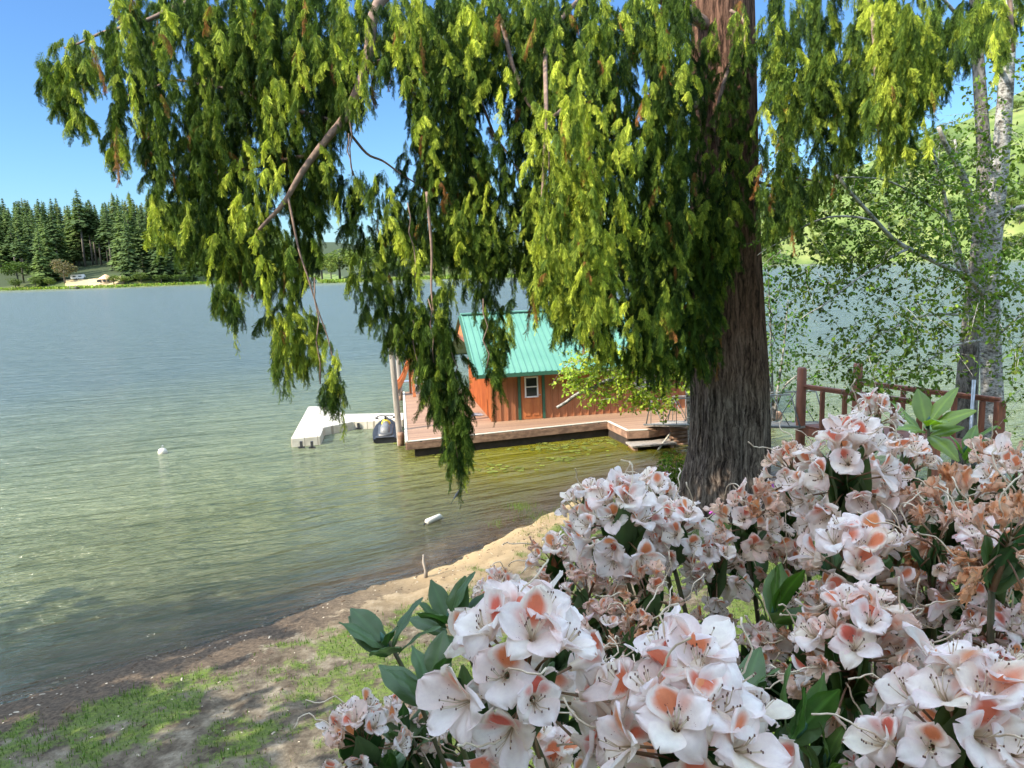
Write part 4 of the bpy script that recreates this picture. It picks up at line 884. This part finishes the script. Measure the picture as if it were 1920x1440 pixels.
for px,h,idx,dy,wf,l in ((30,17,0,16,1.0,'round dark green broadleaf tree at the far left water edge'),(118,16,3,22,1.0,'brownish sparse round tree left of the trailer'),(62,8,4,9,1.2,'low bush cluster below the round far tree'),(88,7,1,7,1.2,'pale bush by the water left of the clearing'),(24,7,4,7,1.3,'low bush at the far left picture edge'),(210,6.5,1,10,1.7,'light bush in front of the yurt'),(228,6,2,9,1.5,'small bright bush right of the yurt'),(262,7,4,9,1.5,'bush beneath the skirted conifers'),(300,6,0,7,1.6,'dark low bush at the waterline right of the yurt'),(335,6,0,7,1.6,'dark shoreline bush beneath the cedar edge'),(380,7,0,8,1.6,'shoreline bush left of the drooping cedar skirt'),(430,8,0,9,1.6,'shoreline bush seen through the cedar fringe')):
    fartree(px,shoreY(px)+dy,h,'b',idx,l,None,'tree' if h>10 else 'bush',wf)
# middle shore
for k in range(30):
    px=448+k*17+fr.uniform(-7,7); Y=shoreY(px)+fr.uniform(25,60); 
    if px<600: fartree(px,Y,fr.uniform(26,34),'c',int(fr.choice([0,1,7])),'conifer across the inlet seen through the cedar gaps','conifers across the inlet','conifer')
    elif 700<px: fartree(px,Y,fr.uniform(17,26),'c',int(fr.choice([0,1,6,7])),'dark conifer on the middle far shore behind the marsh','conifers on the middle far shore','conifer')
for k in range(24):
    px=606+k*17+fr.uniform(-6,6); Y=shoreY(px)+fr.uniform(10,24)
    fartree(px,Y,fr.uniform(7,16) if px<720 else fr.uniform(4,9),'b',int(fr.choice([1,2,4] if px<720 else [0,4,1])),'light green broadleaf tree along the marshy middle shore','broadleaf trees on the middle shore','tree',1.1)
for k in range(26):
    px=1000+k*16+fr.uniform(-6,6); Y=shoreY(px)+fr.uniform(14,50)
    fartree(px,Y,fr.uniform(10,20),'b',int(fr.choice([0,1,4])),'broadleaf tree behind the cedar trunk on the far shore','broadleaf trees behind the cedar','tree',1.0)
for k in range(170):
    px=fr.uniform(1380,2080); Y=shoreY(px)+8+fr.uniform(0,1)**1.7*240; 
    fartree(px,Y,fr.uniform(4,10)*(1+ (Y-400)/700),'b',int(fr.choice([1,2,2,4])),'bright green bush on the steep right hillside','bushes on the right hillside','bush',1.15)
# marsh strip
n=5200; mx=fr.uniform(-80,1000,n); P=[]
SY={p:shoreY(p) for p in range(-80,1001,20)}; kx=sorted(SY); 
for x in mx:
    d=ray(x,500.); Y=np.interp(x,kx,[SY[q] for q in kx])+fr.uniform(-1,11); P.append((d[0]/d[1]*Y,Y,0.05+.1*fr.random()))
B=Batch(); leaves(B,np.array(P),1.5,A(.22,.30,.05),fr,droop=-1.1); tag(B.build('marsh_grass',M['far_leaf']),'bright green reeds fringing the far shore','marsh grass',kind='stuff')
def farpos(px,dy): 
    Y=shoreY(px)+dy; d=ray(px,500.); X=d[0]/d[1]*Y; return (X,Y,gz(X,Y))
# yurt, trailer, far landing, shed
p=farpos(196,20); y=empty('yurt',p,0,'round tan canvas yurt in the far left clearing','yurt')
MB().lathe((0,0,-.4),[(4.0,0),(4.0,2.7)],24).build('wall',M['canvas'],y); MB().lathe((0,0,2.2),[(4.5,0),(2.4,1.3),(.7,2.3),(.2,2.5)],24).build('roof',mat('yurt_roof',(.72,.46,.26),(.62,.38,.2),.7,2),y)
w=MB()
for a in(-2.4,-1.9,-1.3,-.8): w.box((4.0*math.cos(a),4.0*math.sin(a),1.3),(1.0,1.0,1.1))
w.build('window_band',M['glass'],y)
p=farpos(144,34); t=empty('travel_trailer',p,.15,'small white travel trailer parked under the far left trees','trailer')
m=MB(); prof=[(-3.6,.7),(3.2,.7),(3.7,1.6),(3.3,2.7),(2.6,3.0),(-3.3,3.0),(-3.7,2.5)]; m.add([(x,-1.2,z) for x,z in prof]+[(x,1.2,z) for x,z in prof],[tuple(range(7)),tuple(range(7,14))[::-1]]+[(i,7+i,7+(i+1)%7,(i+1)%7) for i in range(7)]); m.build('body',M['white'],t)
MB().box((-1.6,-1.21,2.0),(1.5,.05,.6)).box((1.4,-1.21,2.0),(1.7,.05,.6)).build('windows',M['glass'],t)
for x in(-.6,.5): MB().tube([(x,-1.25,.45),(x,-.95,.45)],.45,16).build('wheel',M['dark'],t,True)
p=farpos(148,4); d_=empty('boat_landing',p,.1,'small wooden boat landing with dirt ramp on the far left shore','landing')
MB().box((-1.5,-3.5,.5),(3,7,.2)).build('planks',M['wood_grey'],d_)
for x,yy in((-3,-6.8),(0,-6.8),(-3,-1),(0,-1)): MB().tube([(x,yy,-1),(x,yy,1.6)],.14,8).build('post',M['wood_grey'],d_,True)
# bare earth patch of the clearing
V=[];F=[];n=18
for i in range(n):
    for j in range(8):
        px=118+i*(112)/(n-1); P=farpos(px,3.0+j*4.2+math.sin(i*1.7)*1.0); V.append((P[0],P[1],P[2]+.35))
for i in range(n-1):
    for j in range(7): F.append((i*8+j,i*8+j+1,(i+1)*8+j+1,(i+1)*8+j))
tag(npmesh('clearing_path',V,F,mat('bare_orange_earth',(.50,.36,.20),(.30,.27,.12),.95,.25),smooth=True),kind='structure')
p=farpos(975,6); s=empty('boat_shed',p,0,'small white open boat shed on the middle far shore','shed')
for x in(-2.2,-1.1,0,1.1,2.2): MB().box((x,0,1.6),(.35,.35,3.6)).build('column',M['white'],s)
MB().box((0,1.2,3.5),(5.6,3.2,.3)).build('roof',mat('shed_roof',(.45,.43,.40),(.35,.33,.3),.8,2),s); MB().box((0,2.4,1.6),(5,.1,3.4)).build('back_wall',M['wood_grey'],s)
# ---------------------------------------------------------------- rhododendron in the foreground
def petal_mat():
    m,t,out=nodes('rhododendron_petal'); a=nd(t,'ShaderNodeAttribute',attribute_name='Col').outputs[0]
    c=mixc(t,1.0,a,ramp(t,noise(t,160,3,.7),[(.35,(.95,.93,.95)),(.6,(1.02,1.02,1.02))]),'MULTIPLY')
    sp=nd(t,'ShaderNodeAttribute',attribute_name='speck').outputs['Fac']; ns=noise(t,420,1,.5)
    k=math_(t,'GREATER_THAN',math_(t,'MULTIPLY',ns,sp),.60); c=mixc(t,math_(t,'MULTIPLY',k,.75),c,(.28,.07,.05))
    p=prin(t,out,c,.55,bump(t,noise(t,120,2,.5,stretch=(1,1,1)),.12,.0015),spec=.3)
    tr=t.nodes.new('ShaderNodeBsdfTranslucent'); t.links.new(c,tr.inputs[0]); mx=t.nodes.new('ShaderNodeMixShader'); mx.inputs[0].default_value=.42
    t.links.new(p.outputs[0],mx.inputs[1]); t.links.new(tr.outputs[0],mx.inputs[2]); t.links.new(mx.outputs[0],out.inputs[0]); return m
def rleaf_mat():
    m,t,out=nodes('rhododendron_leaf'); a=nd(t,'ShaderNodeAttribute',attribute_name='Col').outputs[0]
    c=mixc(t,1.0,a,ramp(t,noise(t,35,4,.6),[(.3,(.75,.8,.8)),(.7,(1.2,1.15,1.1))]),'MULTIPLY')
    g=t.nodes.new('ShaderNodeNewGeometry'); c=mixc(t,g.outputs['Backfacing'],c,mixc(t,.5,c,(.12,.17,.07)))
    p=prin(t,out,c,.38,bump(t,noise(t,90,3,.6),.25,.003),spec=.3)
    tr=t.nodes.new('ShaderNodeBsdfTranslucent'); t.links.new(mixc(t,1.0,c,(1.3,1.6,.5),'MULTIPLY'),tr.inputs[0]); mx=t.nodes.new('ShaderNodeMixShader'); mx.inputs[0].default_value=.22
    t.links.new(p.outputs[0],mx.inputs[1]); t.links.new(tr.outputs[0],mx.inputs[2]); t.links.new(mx.outputs[0],out.inputs[0]); return m
M['petal']=petal_mat(); M['rleaf']=rleaf_mat()
M['stamen']=mat('stamen',(.62,.52,.36),(.5,.38,.25),.6,50); M['anther']=mat('anther',(.16,.08,.05),None,.7)
M['pedicel']=mat('pedicel',(.20,.13,.05),(.14,.06,.035),.6,30); M['rstem']=mat('rhododendron_stem',(.11,.12,.04),(.07,.055,.03),.7,20)
M['bud_brown']=mat('brown_bud_scale',(.36,.13,.045),(.25,.08,.03),.8,40)
WHITE=A(.94,.875,.795); PINK=A(.82,.50,.58); BLOT=A(.78,.19,.06); RED=A(.60,.06,.06); YEL=A(.82,.68,.42); ORG=A(.72,.33,.11)
def floret(r,wilt=0.0,pink=.3,size=1.0):
    """five overlapping ruffled petals opening from a short tube; +Z outward, +Y the blotched upper petal"""
    Vs=[];Fs=[];Cs=[];Sp=[];n=0; nu,nv=10,11; bl=r.uniform(.55,1.35); hue=r.uniform(0,1); opn=r.uniform(.6,1.12)*(1-.55*wilt); asy=r.normal()*.10
    for k in range(5):
        ph=math.pi/2+k*2*math.pi/5+r.normal()*.05; er=A(math.cos(ph),math.sin(ph),0); et=A(-math.sin(ph),math.cos(ph),0); ph2=r.uniform(0,6.3); wsc=r.uniform(.78,1.02); curl=r.uniform(.3,1.8); bend=r.normal()*.011; tw_=r.normal()*.35; flush=r.uniform(0,.85)**1.7
        for j in range(nv+1):
            v=j/nv
            rad=.0035+.007*v+.036*max(0,v-.25)**1.15*opn; z=.031*math.sin(min(v,1)*1.6)**.85+ (.014*wilt*v)-.008*curl*max(0,v-.72)*2*(1-wilt)
            w=(.0035+.0185*math.sin(min(1,v*1.3)*math.pi*.5)**2.4)*.94*wsc*(math.sqrt(max(0,1-((v-.60)/.405)**2)) if v>.60 else 1)*(1-.35*wilt)
            w=max(w,.0012)
            for i in range(nu+1):
                u=-1+2*i/nu; ruf=.0022*v*v*math.sin(7*u+ph2+4*v)*abs(u)**.7*1.6; cup=-.0035*(1-u*u)*math.sin(v*3.1)+.004*v*(1-abs(u))**2
                notch=-.004*max(0,v-.85)/.15*math.exp(-(u*3.5)**2)
                p=er*(rad*(1+asy*math.sin(ph))-.10*w*u*u*3+notch)+et*(u*w)+A(0,0,z+cup+ruf+bend*v*v+tw_*u*w*v)
                Vs.append(p)
                q=0.0
                if k==0: q=max(0,1-((u/.78)**2+((v-.62)/.36)**2))
                elif k in(1,4): s_=u*(1 if k==4 else -1); q=.35*max(0,1-(((s_-.55)/.45)**2+((v-.55)/.25)**2))
                q=min(1,q*1.7*bl)**1.25; edge=min(1,abs(u)**3*.55+max(0,v-.8)*1.6)*pink
                c=WHITE*(1-edge)+PINK*edge
                c=c*(1-.55*max(0,.45-v)*2)+YEL*.55*max(0,.45-v)*2
                fc_=A(.90,.62,.50) if k%2 else A(.90,.78,.48); c=c*(1-flush*.55)+fc_*flush*.55; bc=A(.84,.33,.12)*(1-hue)+A(.72,.15,.10)*hue; c=c*(1-q)+bc*q
                if wilt>0: c=c*(1-wilt*.85)+(ORG*(.6+.9*float(vnoise(u*3+ph,v*4+k,9))))*wilt*.85
                Cs.append(c); Sp.append((.9 if k in(0,1,4) else .4)*math.exp(-((v-.5)/.22)**2)+.0)
        for j in range(nv):
            for i in range(nu): a=n+j*(nu+1)+i; Fs.append((a,a+1,a+nu+2,a+nu+1))
        n+=(nv+1)*(nu+1)
    V=np.array(Vs)
    if wilt>0:
        s=r.uniform(0,50); amp=.012*wilt
        for ax in range(3): V[:,ax]+= (vnoise(V[:,(ax+1)%3]*150+s,V[:,(ax+2)%3]*150+s*2+ax,int(s))-.5)*amp*1.6
        V[:,:2]*=1-.25*wilt
    V*=size; return V,np.array(Fs),np.array(Cs),np.array(Sp)
def frame_from(zd,upd):
    z=zd/np.linalg.norm(zd); y=upd-z*np.dot(upd,z)
    if np.linalg.norm(y)<1e-3: y=A(0,1,.1)-z*z[1]
    y/=np.linalg.norm(y); x=np.cross(y,z); return np.stack([x,y,z],1)
BX,BY=1.15,1.75; BZ=gz(BX,BY)
BUSH=empty('rhododendron_bush',(BX,BY,BZ),0,'large rhododendron bush full of white-pink trusses with orange blotches and dark glossy leaves','rhododendron'); OB=A(BX,BY,BZ)
rr_=np.random.default_rng(21)
STEMS=MB()
def stem_to(P,r0=.011,r1=.0045):
    """woody stem curving from the heart of the bush up to P"""
    b=A(BX+ (P[0]-BX)*.25,BY+(P[1]-BY)*.25,BZ-.1); mid=(b+P)/2+A((P[0]-b[0])*.12,(P[1]-b[1])*.12,-.25*np.linalg.norm((P-b)[:2])); mid2=P+A(-(P[0]-b[0])*.10,-(P[1]-b[1])*.10,-.28)
    pts=[]
    for i in range(12):
        t=i/11; q=b*(1-t)**3+3*mid*(1-t)**2*t+3*mid2*(1-t)*t*t+P*t**3; pts.append(q+A(math.sin(t*9)*.01,math.cos(t*7)*.01,0)-OB)
    STEMS.tube(pts,list(np.linspace(r0,r1,12)),7)
def rleaf(L,w,r,curl=.15):
    nu,nv=4,10; V=[];F=[]
    for j in range(nv+1):
        v=j/nv; wd=w*(math.sin(math.pi*min(1,.04+v*.98))**.72)*(1-.12*v)
        if v==1: wd=.002
        for i in range(-nu,nu+1):
            u=i/nu; V.append((L*v*(1-.04*curl*v),u*wd,L*(.10*v-curl*v*v)+abs(u)*wd*.28- (abs(u)**3)*wd*.25+.002*math.sin(v*14+u*2)*abs(u)))
    m=2*nu+1
    for j in range(nv):
        for i in range(2*nu): a=j*m+i; F.append((a,a+1,a+m+1,a+m))
    return np.array(V),np.array(F)
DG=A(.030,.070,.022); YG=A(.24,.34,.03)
def whorl(P,axis,n,L,r,col=DG,spread=1.15,name='leaf_whorl',bud=True,wide=.25):
    B=Batch(); ax=axis/np.linalg.norm(axis); R0=frame_from(ax,A(.3,.2,1) if abs(ax[2])<.9 else A(0,1,0))
    for k in range(n):
        a=k*2.4+r.normal()*.25; el=spread+r.normal()*.22-(.5*(k/n)); l=L*r.uniform(.7,1.1); V,F=rleaf(l,l*wide*r.uniform(.85,1.15),r,r.uniform(.02,.35))
        R=R0@rotm(a,'z')@rotm(-(math.pi/2-el),'y')@rotm(r.normal()*.25,'x')
        base=P-ax*(.035*(1-k/n)); Q=(V+A(.012,0,0))@R.T+base
        c=col*np.exp(r.normal(0,.14)); m=2*4+1; mid=np.zeros(len(V)); mid[4::9]=1
        C=np.tile(c,(len(V),1))*(1+mid[:,None]*.7)
        B.add(Q,F,C)
    o=B.build(name,M['rleaf'],BUSH,OB,smooth=True)
    if bud: MB().tube([P-OB-ax*.01,P-OB+ax*.008,P-OB+ax*.02],[.004,.0055,.001],8).build('bud',M['green_trim'],o,True)
    return o
def truss(px,py,Y,R,n,r,wilt=.0,pink=.3,lean=(0,0),leaves_=6,fs=None,bare=False):
    """flower cluster centred on a pixel at forward distance Y with radius R (m)"""
    Cn=aty(px,py,Y); ax=A(lean[0],-.12+lean[1],1.0); ax/=np.linalg.norm(ax); stalk0=Cn-ax*R*.75; fs=fs or R/.085
    B=Batch();SP=[]; stm=MB(); ped=MB(); top=stalk0+ax*R*.5
    ped.tube([stalk0-ax*.05-OB,stalk0-OB,top-OB],[.0055,.0048,.0028],8)
    Rf=frame_from(ax,A(0,1,0))
    for k in range(n):
        t=(k+.5)/n; el=math.radians(82)-t*math.radians(118); az=k*2.39996+r.normal()*.16
        d=Rf@A(math.cos(az)*math.cos(el),math.sin(az)*math.cos(el),math.sin(el))
        wl=np.clip(wilt+r.normal()*.22*(wilt>.05),0,1) if wilt>0 else 0
        if wl>.5: d=d+A(0,0,-.55*wl); d/=np.linalg.norm(d)
        P=stalk0+ax*(.5*R*(1-t))+d*(R*.64*r.uniform(.8,1.12))
        V,F,C,sp=floret(r,wl,pink,fs*r.uniform(.74,1.02)); FR=frame_from(d+r.normal(0,.24,3),ax+r.normal(0,.25,3)); B.add(V@FR.T+P,F,C); SP.append(sp)
        s0=stalk0+ax*(.5*R*(1-t))*.9; ped.tube([s0-OB,(s0+P)/2+A(0,0,.004)-OB,P-OB+d*.002],[.0016,.0013,.002],5)
        ns=7 if wl<.6 else 1
        for q in range(ns):
            a=r.uniform(0,6.28); L=.036*fs*r.uniform(.7,1.05); c1=FR@A(math.cos(a)*.004,math.sin(a)*.004-.004,L*.6); c2=FR@A(math.cos(a)*.011,math.sin(a)*.009-.006+.004,L)
            stm.m=0; stm.tube([P-OB,P+c1-OB,P+c2-OB],.0006,4); stm.m=1; stm.box(P+c2-OB,(.0014,.0014,.0022)); stm.m=0
        if r.random()<.25+wilt*.6:   # long pale curled style
            pts=[P+FR@A(0,0,.02)]; dd=FR@A(r.normal()*.4,r.normal()*.4,1.)
            for q in range(9): pts.append(pts[-1]+dd*.009); dd=dd+r.normal(0,.33,3); dd/=np.linalg.norm(dd)
            stm.tube([p-OB for p in pts],[.0012]*9+[.0016],5)
    o=npmesh('flower_cluster',np.concatenate(B.V)-OB,np.concatenate(B.F),M['petal'],BUSH,col=np.concatenate(B.C),smooth=True,extra={'speck':np.concatenate(SP)})
    if wilt>.4: o['label']='wilted orange-brown flower cluster'
    stm.build('stamens',[M['stamen'],M['anther']],o,True); ped.build('flower_stalks',M['pedicel'],o,True)
    if bare: MB().tube([top-ax*.03-OB,top+ax*.0-OB,top+ax*.03-OB],[.004,.008,.003],7).build('brown_bud',M['bud_brown'],o,True)
    stem_to(stalk0-ax*.05)
    if leaves_: whorl(stalk0-ax*.03,ax,leaves_,.115*min(1.2,fs),r,spread=.25,bud=False)
TR=[(985,1225,.84,.100,15,.0,.25,(0,-.1),True),(1290,1340,.74,.100,17,.0,.35,(0,0),False),(672,1370,1.15,.066,12,.06,.35,(-.2,0),False),
 (1165,955,1.45,.088,15,.0,.18,(0,0),False),(1035,1045,1.6,.066,11,.15,.25,(-.2,0),True),(935,1105,1.75,.062,12,.12,.35,(-.2,0),False),(1275,985,1.5,.068,12,.0,.2,(.1,0),False),(1405,960,1.55,.075,13,.25,.3,(0,0),True),
 (1350,1050,1.5,.066,11,.0,.3,(.1,0),False),(1590,860,1.35,.094,16,.05,.25,(0,0),False),(1480,870,1.6,.066,10,.2,.3,(-.3,0),False),(1700,870,1.45,.070,12,.1,.25,(.1,0),False),(1800,955,1.25,.080,14,.75,.3,(.1,0),False),(1690,960,1.3,.062,10,.7,.3,(0,0),False),
 (1605,1050,1.2,.088,14,.1,.25,(0,0),False),(1760,1000,1.15,.05,6,.5,.3,(0,0),False),(1860,1060,1.1,.075,13,.05,.75,(0,0),False),(1905,985,1.0,.062,11,.8,.3,(.2,0),False),
 (1605,1195,1.02,.086,15,.08,.35,(0,0),False),(1810,1345,.80,.096,16,.0,.5,(.1,0),False),(1425,1215,1.35,.062,11,.0,.6,(0,0),False),(1105,1105,1.45,.064,11,.25,.7,(.1,0),False),(1215,1105,1.35,.055,9,.65,.4,(.1,0),False),
 (760,1345,1.35,.055,9,.1,.8,(0,0),False),(1185,1185,1.2,.05,8,.55,.4,(.1,0),False),(1870,1190,1.05,.06,10,.0,.7,(0,0),False),(1740,1120,1.2,.055,9,.05,.8,(0,0),False),(870,1395,1.3,.06,9,.1,.6,(0,0),False),
 (1690,1420,.95,.055,9,.0,.6,(0,0),False),(1090,1020,1.9,.06,9,.1,.5,(0,0),False),(1560,930,1.75,.07,11,.15,.6,(0,0),False),(1860,880,1.6,.08,13,.1,.3,(0,0),False),(1915,890,1.4,.06,10,.25,.2,(.2,0),False),(1140,1290,1.05,.05,8,.15,.3,(0,0),False),(1030,1440,1.0,.07,10,.0,.35,(0,0),False),(1200,1050,1.75,.065,10,.2,.5,(0,0),False),(1400,1400,1.0,.05,7,.0,.5,(0,0),False)]
TR+=[(1480,1060,1.55,.06,9,.2,.7,(0,0),False),(1530,1130,1.4,.055,8,.1,.7,(0,0),False),(1140,1180,1.35,.06,9,.15,.8,(0,0),False),(1700,1250,1.05,.055,8,.1,.7,(0,0),False),(1500,1210,1.3,.05,7,.5,.5,(0,0),False),(1340,1160,1.55,.05,8,.15,.7,(0,0),False),(1650,1130,1.35,.055,8,.55,.5,(0,0),False),(1880,1290,.95,.065,10,0,.6,(0,0),False),(1480,950,1.65,.07,10,.2,.3,(0,0),False),(1640,780,1.6,.06,9,.05,.2,(0,0),False),(1840,1000,1.2,.065,10,.6,.3,(0,0),False),(1100,940,1.7,.06,9,.05,.3,(0,0),False),(1230,920,1.6,.06,10,.0,.2,(0,0),False)]
for px,py,Y,R,n,wl,pk,ln,br in TR: truss(px,py,Y,R*1.08,int(n*1.7),rr_,wl,pk,ln,rr_.integers(6,9),bare=br)
# leafy shoots on the left edge
def shoot(px,py,Y,L,n,ax=(0,-.1,1),col=DG,sp=.75,**k):
    P=aty(px,py,Y); whorl(P,A(*ax),n,L,rr_,col,sp,**k); stem_to(P,.008,.0035)
shoot(843,1165,1.32,.11,9,(-.1,0,1),sp=1.1); shoot(722,1205,1.20,.10,7,(-.35,0,1),sp=1.05); shoot(805,1300,1.02,.09,7,(.05,0,1),sp=1.0)
shoot(905,1350,.92,.09,4,(-.5,0,.8),sp=.2); shoot(765,1385,1.3,.09,6); shoot(1500,1370,.95,.095,5,(.4,0,.6),col=A(.06,.14,.03),sp=.3); shoot(1390,1320,1.0,.09,6,col=A(.05,.11,.03))
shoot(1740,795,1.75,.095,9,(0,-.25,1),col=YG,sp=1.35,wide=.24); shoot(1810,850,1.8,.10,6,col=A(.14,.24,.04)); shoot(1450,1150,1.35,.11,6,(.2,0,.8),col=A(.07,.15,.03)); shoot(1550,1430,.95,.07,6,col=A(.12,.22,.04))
# dark inner leaves filling the bush below the flowers
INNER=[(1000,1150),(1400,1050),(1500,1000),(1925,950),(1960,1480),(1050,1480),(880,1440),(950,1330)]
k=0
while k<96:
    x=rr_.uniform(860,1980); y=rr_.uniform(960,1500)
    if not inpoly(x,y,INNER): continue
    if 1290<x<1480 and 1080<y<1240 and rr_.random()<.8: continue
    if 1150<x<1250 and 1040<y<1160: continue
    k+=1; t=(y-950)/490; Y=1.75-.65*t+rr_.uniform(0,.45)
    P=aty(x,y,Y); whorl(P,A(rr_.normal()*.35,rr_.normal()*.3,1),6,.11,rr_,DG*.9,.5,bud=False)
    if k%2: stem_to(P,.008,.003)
for k in range(9):
    P=aty(rr_.uniform(700,860),rr_.uniform(1400,1480),1.25+rr_.uniform(0,.3)); whorl(P,A(rr_.normal()*.4,0,1),6,.09,rr_,DG,.5,bud=False)
STEMS.build('woody_stems',M['rstem'],BUSH,True)

# ---------------------------------------------------------------- grass and shore litter
n=230000; gx=rng.uniform(-13,12,n); gy=rng.uniform(6.5,26,n); dd=sdist(np.c_[gx,gy]); den=grassy(gx,gy,dd); kp=(dd>.25)&(rng.random(n)<den**1.3*.8)&(np.abs(gx)<gy*.8+2); gx,gy=gx[kp],gy[kp]
if len(gx)>70000: gx,gy=gx[:70000],gy[:70000]
zz,_=terrain(np.c_[gx,gy]); n=len(gx); a=rng.uniform(0,6.283,n); h=rng.uniform(.02,.07,n)*(1+.6*(fbm(gx*2,gy*2,8)>.6)); w=rng.uniform(.005,.010,n); ln_=rng.normal(0,.5,n)*h
V=np.stack([np.stack([gx-np.cos(a)*w,gy-np.sin(a)*w,zz-.01],-1),np.stack([gx+np.cos(a)*w,gy+np.sin(a)*w,zz-.01],-1),np.stack([gx+ln_*np.sin(a),gy-ln_*np.cos(a),zz+h],-1)],1).reshape(-1,3)
C=np.repeat(A(.10,.17,.03)*np.exp(rng.normal(0,.25,(n,1)))*np.exp(rng.normal(0,.1,(n,3))),3,0)
tag(npmesh('grass_blades',V,np.arange(3*n).reshape(-1,3),M['leaf'],col=C),'short patchy grass growing on the bank','grass',kind='stuff')
# reeds at the far end of the beach
P=[]
for px,py,s,m_ in((975,955,14,260),(930,985,10,60),(1040,965,30,120),(1090,945,20,80),(1010,975,22,120)):
    for _ in range(m_): q=onz(px+rng.normal()*s,py+rng.normal()*4,.1); P.append((q[0],q[1],gz(q[0],q[1]) if _%6==0 else .12))
P=np.array(P); B=Batch(); LB=np.array([(0,-.02,0),(0,.02,0),(1,0,0)]); leaves(B,P,.20,A(.16,.24,.04),rng,droop=-1.35,fl=np.array([(0,1,2)]),vl=LB)
tag(B.build('shore_grass',M['leaf']),'sparse tall grass blades at the edge of the sandy beach','grass',kind='stuff')
# pebbles, bark chips and twigs along the strand line
n=4200; gx=rng.uniform(-12,6,n*6); gy=rng.uniform(8,26,n*6); dd=sdist(np.c_[gx,gy]); kp=(dd>-.35)&(rng.random(n*6)<np.where(dd<1.0,.5,.14)); gx,gy=gx[kp][:n],gy[kp][:n]; zz,_=terrain(np.c_[gx,gy]); B=Batch()
cube=np.array([(-1,-.6,0),(1,-.7,0),(.9,.7,0),(-1,.6,0),(-.6,-.4,.7),(.7,-.4,.6),(.6,.5,.7),(-.6,.4,.6)])*.5; cf=np.array([(4,5,6,7),(0,1,5,4),(1,2,6,5),(2,3,7,6),(3,0,4,7)])
for i in range(len(gx)):
    s=rng.uniform(.012,.05); R=rotm(rng.uniform(0,6.28),'z'); st_=rng.uniform(.6,3) if rng.random()<.4 else 1
    if rng.random()<.03: s=.012; st_=rng.uniform(8,26)
    c=A(.10,.065,.04) if rng.random()<.75 else A(.45,.38,.28); B.add((cube*s*[st_,1,.8])@R.T+[gx[i],gy[i],max(zz[i],-.01)-.004],cf,np.tile(c*rng.uniform(.6,1.4),(8,1)))
m,t,out=nodes('litter'); prin(t,out,nd(t,'ShaderNodeAttribute',attribute_name='Col').outputs[0],.9,spec=.2)
tag(B.build('strand_litter',m),'dark bark chips and pebbles strewn along the strand line','litter',kind='stuff')

# ---------------------------------------------------------------- what stands behind and beside the camera and shades the foreground
PH=empty('lake_cabin',(-2.0,-3.2,gz(-2,-3.2)),0,'lakeside cabin with a covered porch the photo is taken from','cabin'); pz=PH.location[2]
O=A(-2,-3.2,pz)
MB().box((-6,-1.2,4.2),(11.5,7,9.0)).build('wall',M['siding'],PH)
MB().box((0,2.0,CH-1.65-pz),(9,1.6,.12)).build('porch_floor',M['wood_grey'],PH)
rf=MB()
for q in(1,-1): rf.beam((-6,-1.2,CH+6.2-pz),(-6,-1.2+q*4.4,CH+3.2-pz),12.4,.16)
rf.build('roof',M['green_trim'],PH)
for i,(x,y_,h,wf) in enumerate(((-13.6,5.4,9.6,1.0),(-27,7.2,13.6,1.2),(-22.3,8.0,13.2,1.2),(-18.2,7.3,12.8,1.1),(-25,3,13,1.2),(-20,3.2,13,1.2),(-15.5,2.6,12,1.1))):
    z=gz(x,y_); o=empty('maple_tree',(x,y_,z-.2),i*1.3,('lower bank maple nearest the left picture edge','farthest bank maple beyond the left picture edge','middle bank maple near the water beyond the left edge','bank maple closest to the water and the view','outer back-row bank maple','middle back-row bank maple','back-row bank maple nearest the cabin')[i],'maple tree'); s=h/12; o.scale=(s*.62*wf,s*.62*wf,s*.98)
    link('crown',RND[0],o); link('trunk',TRME2,o)
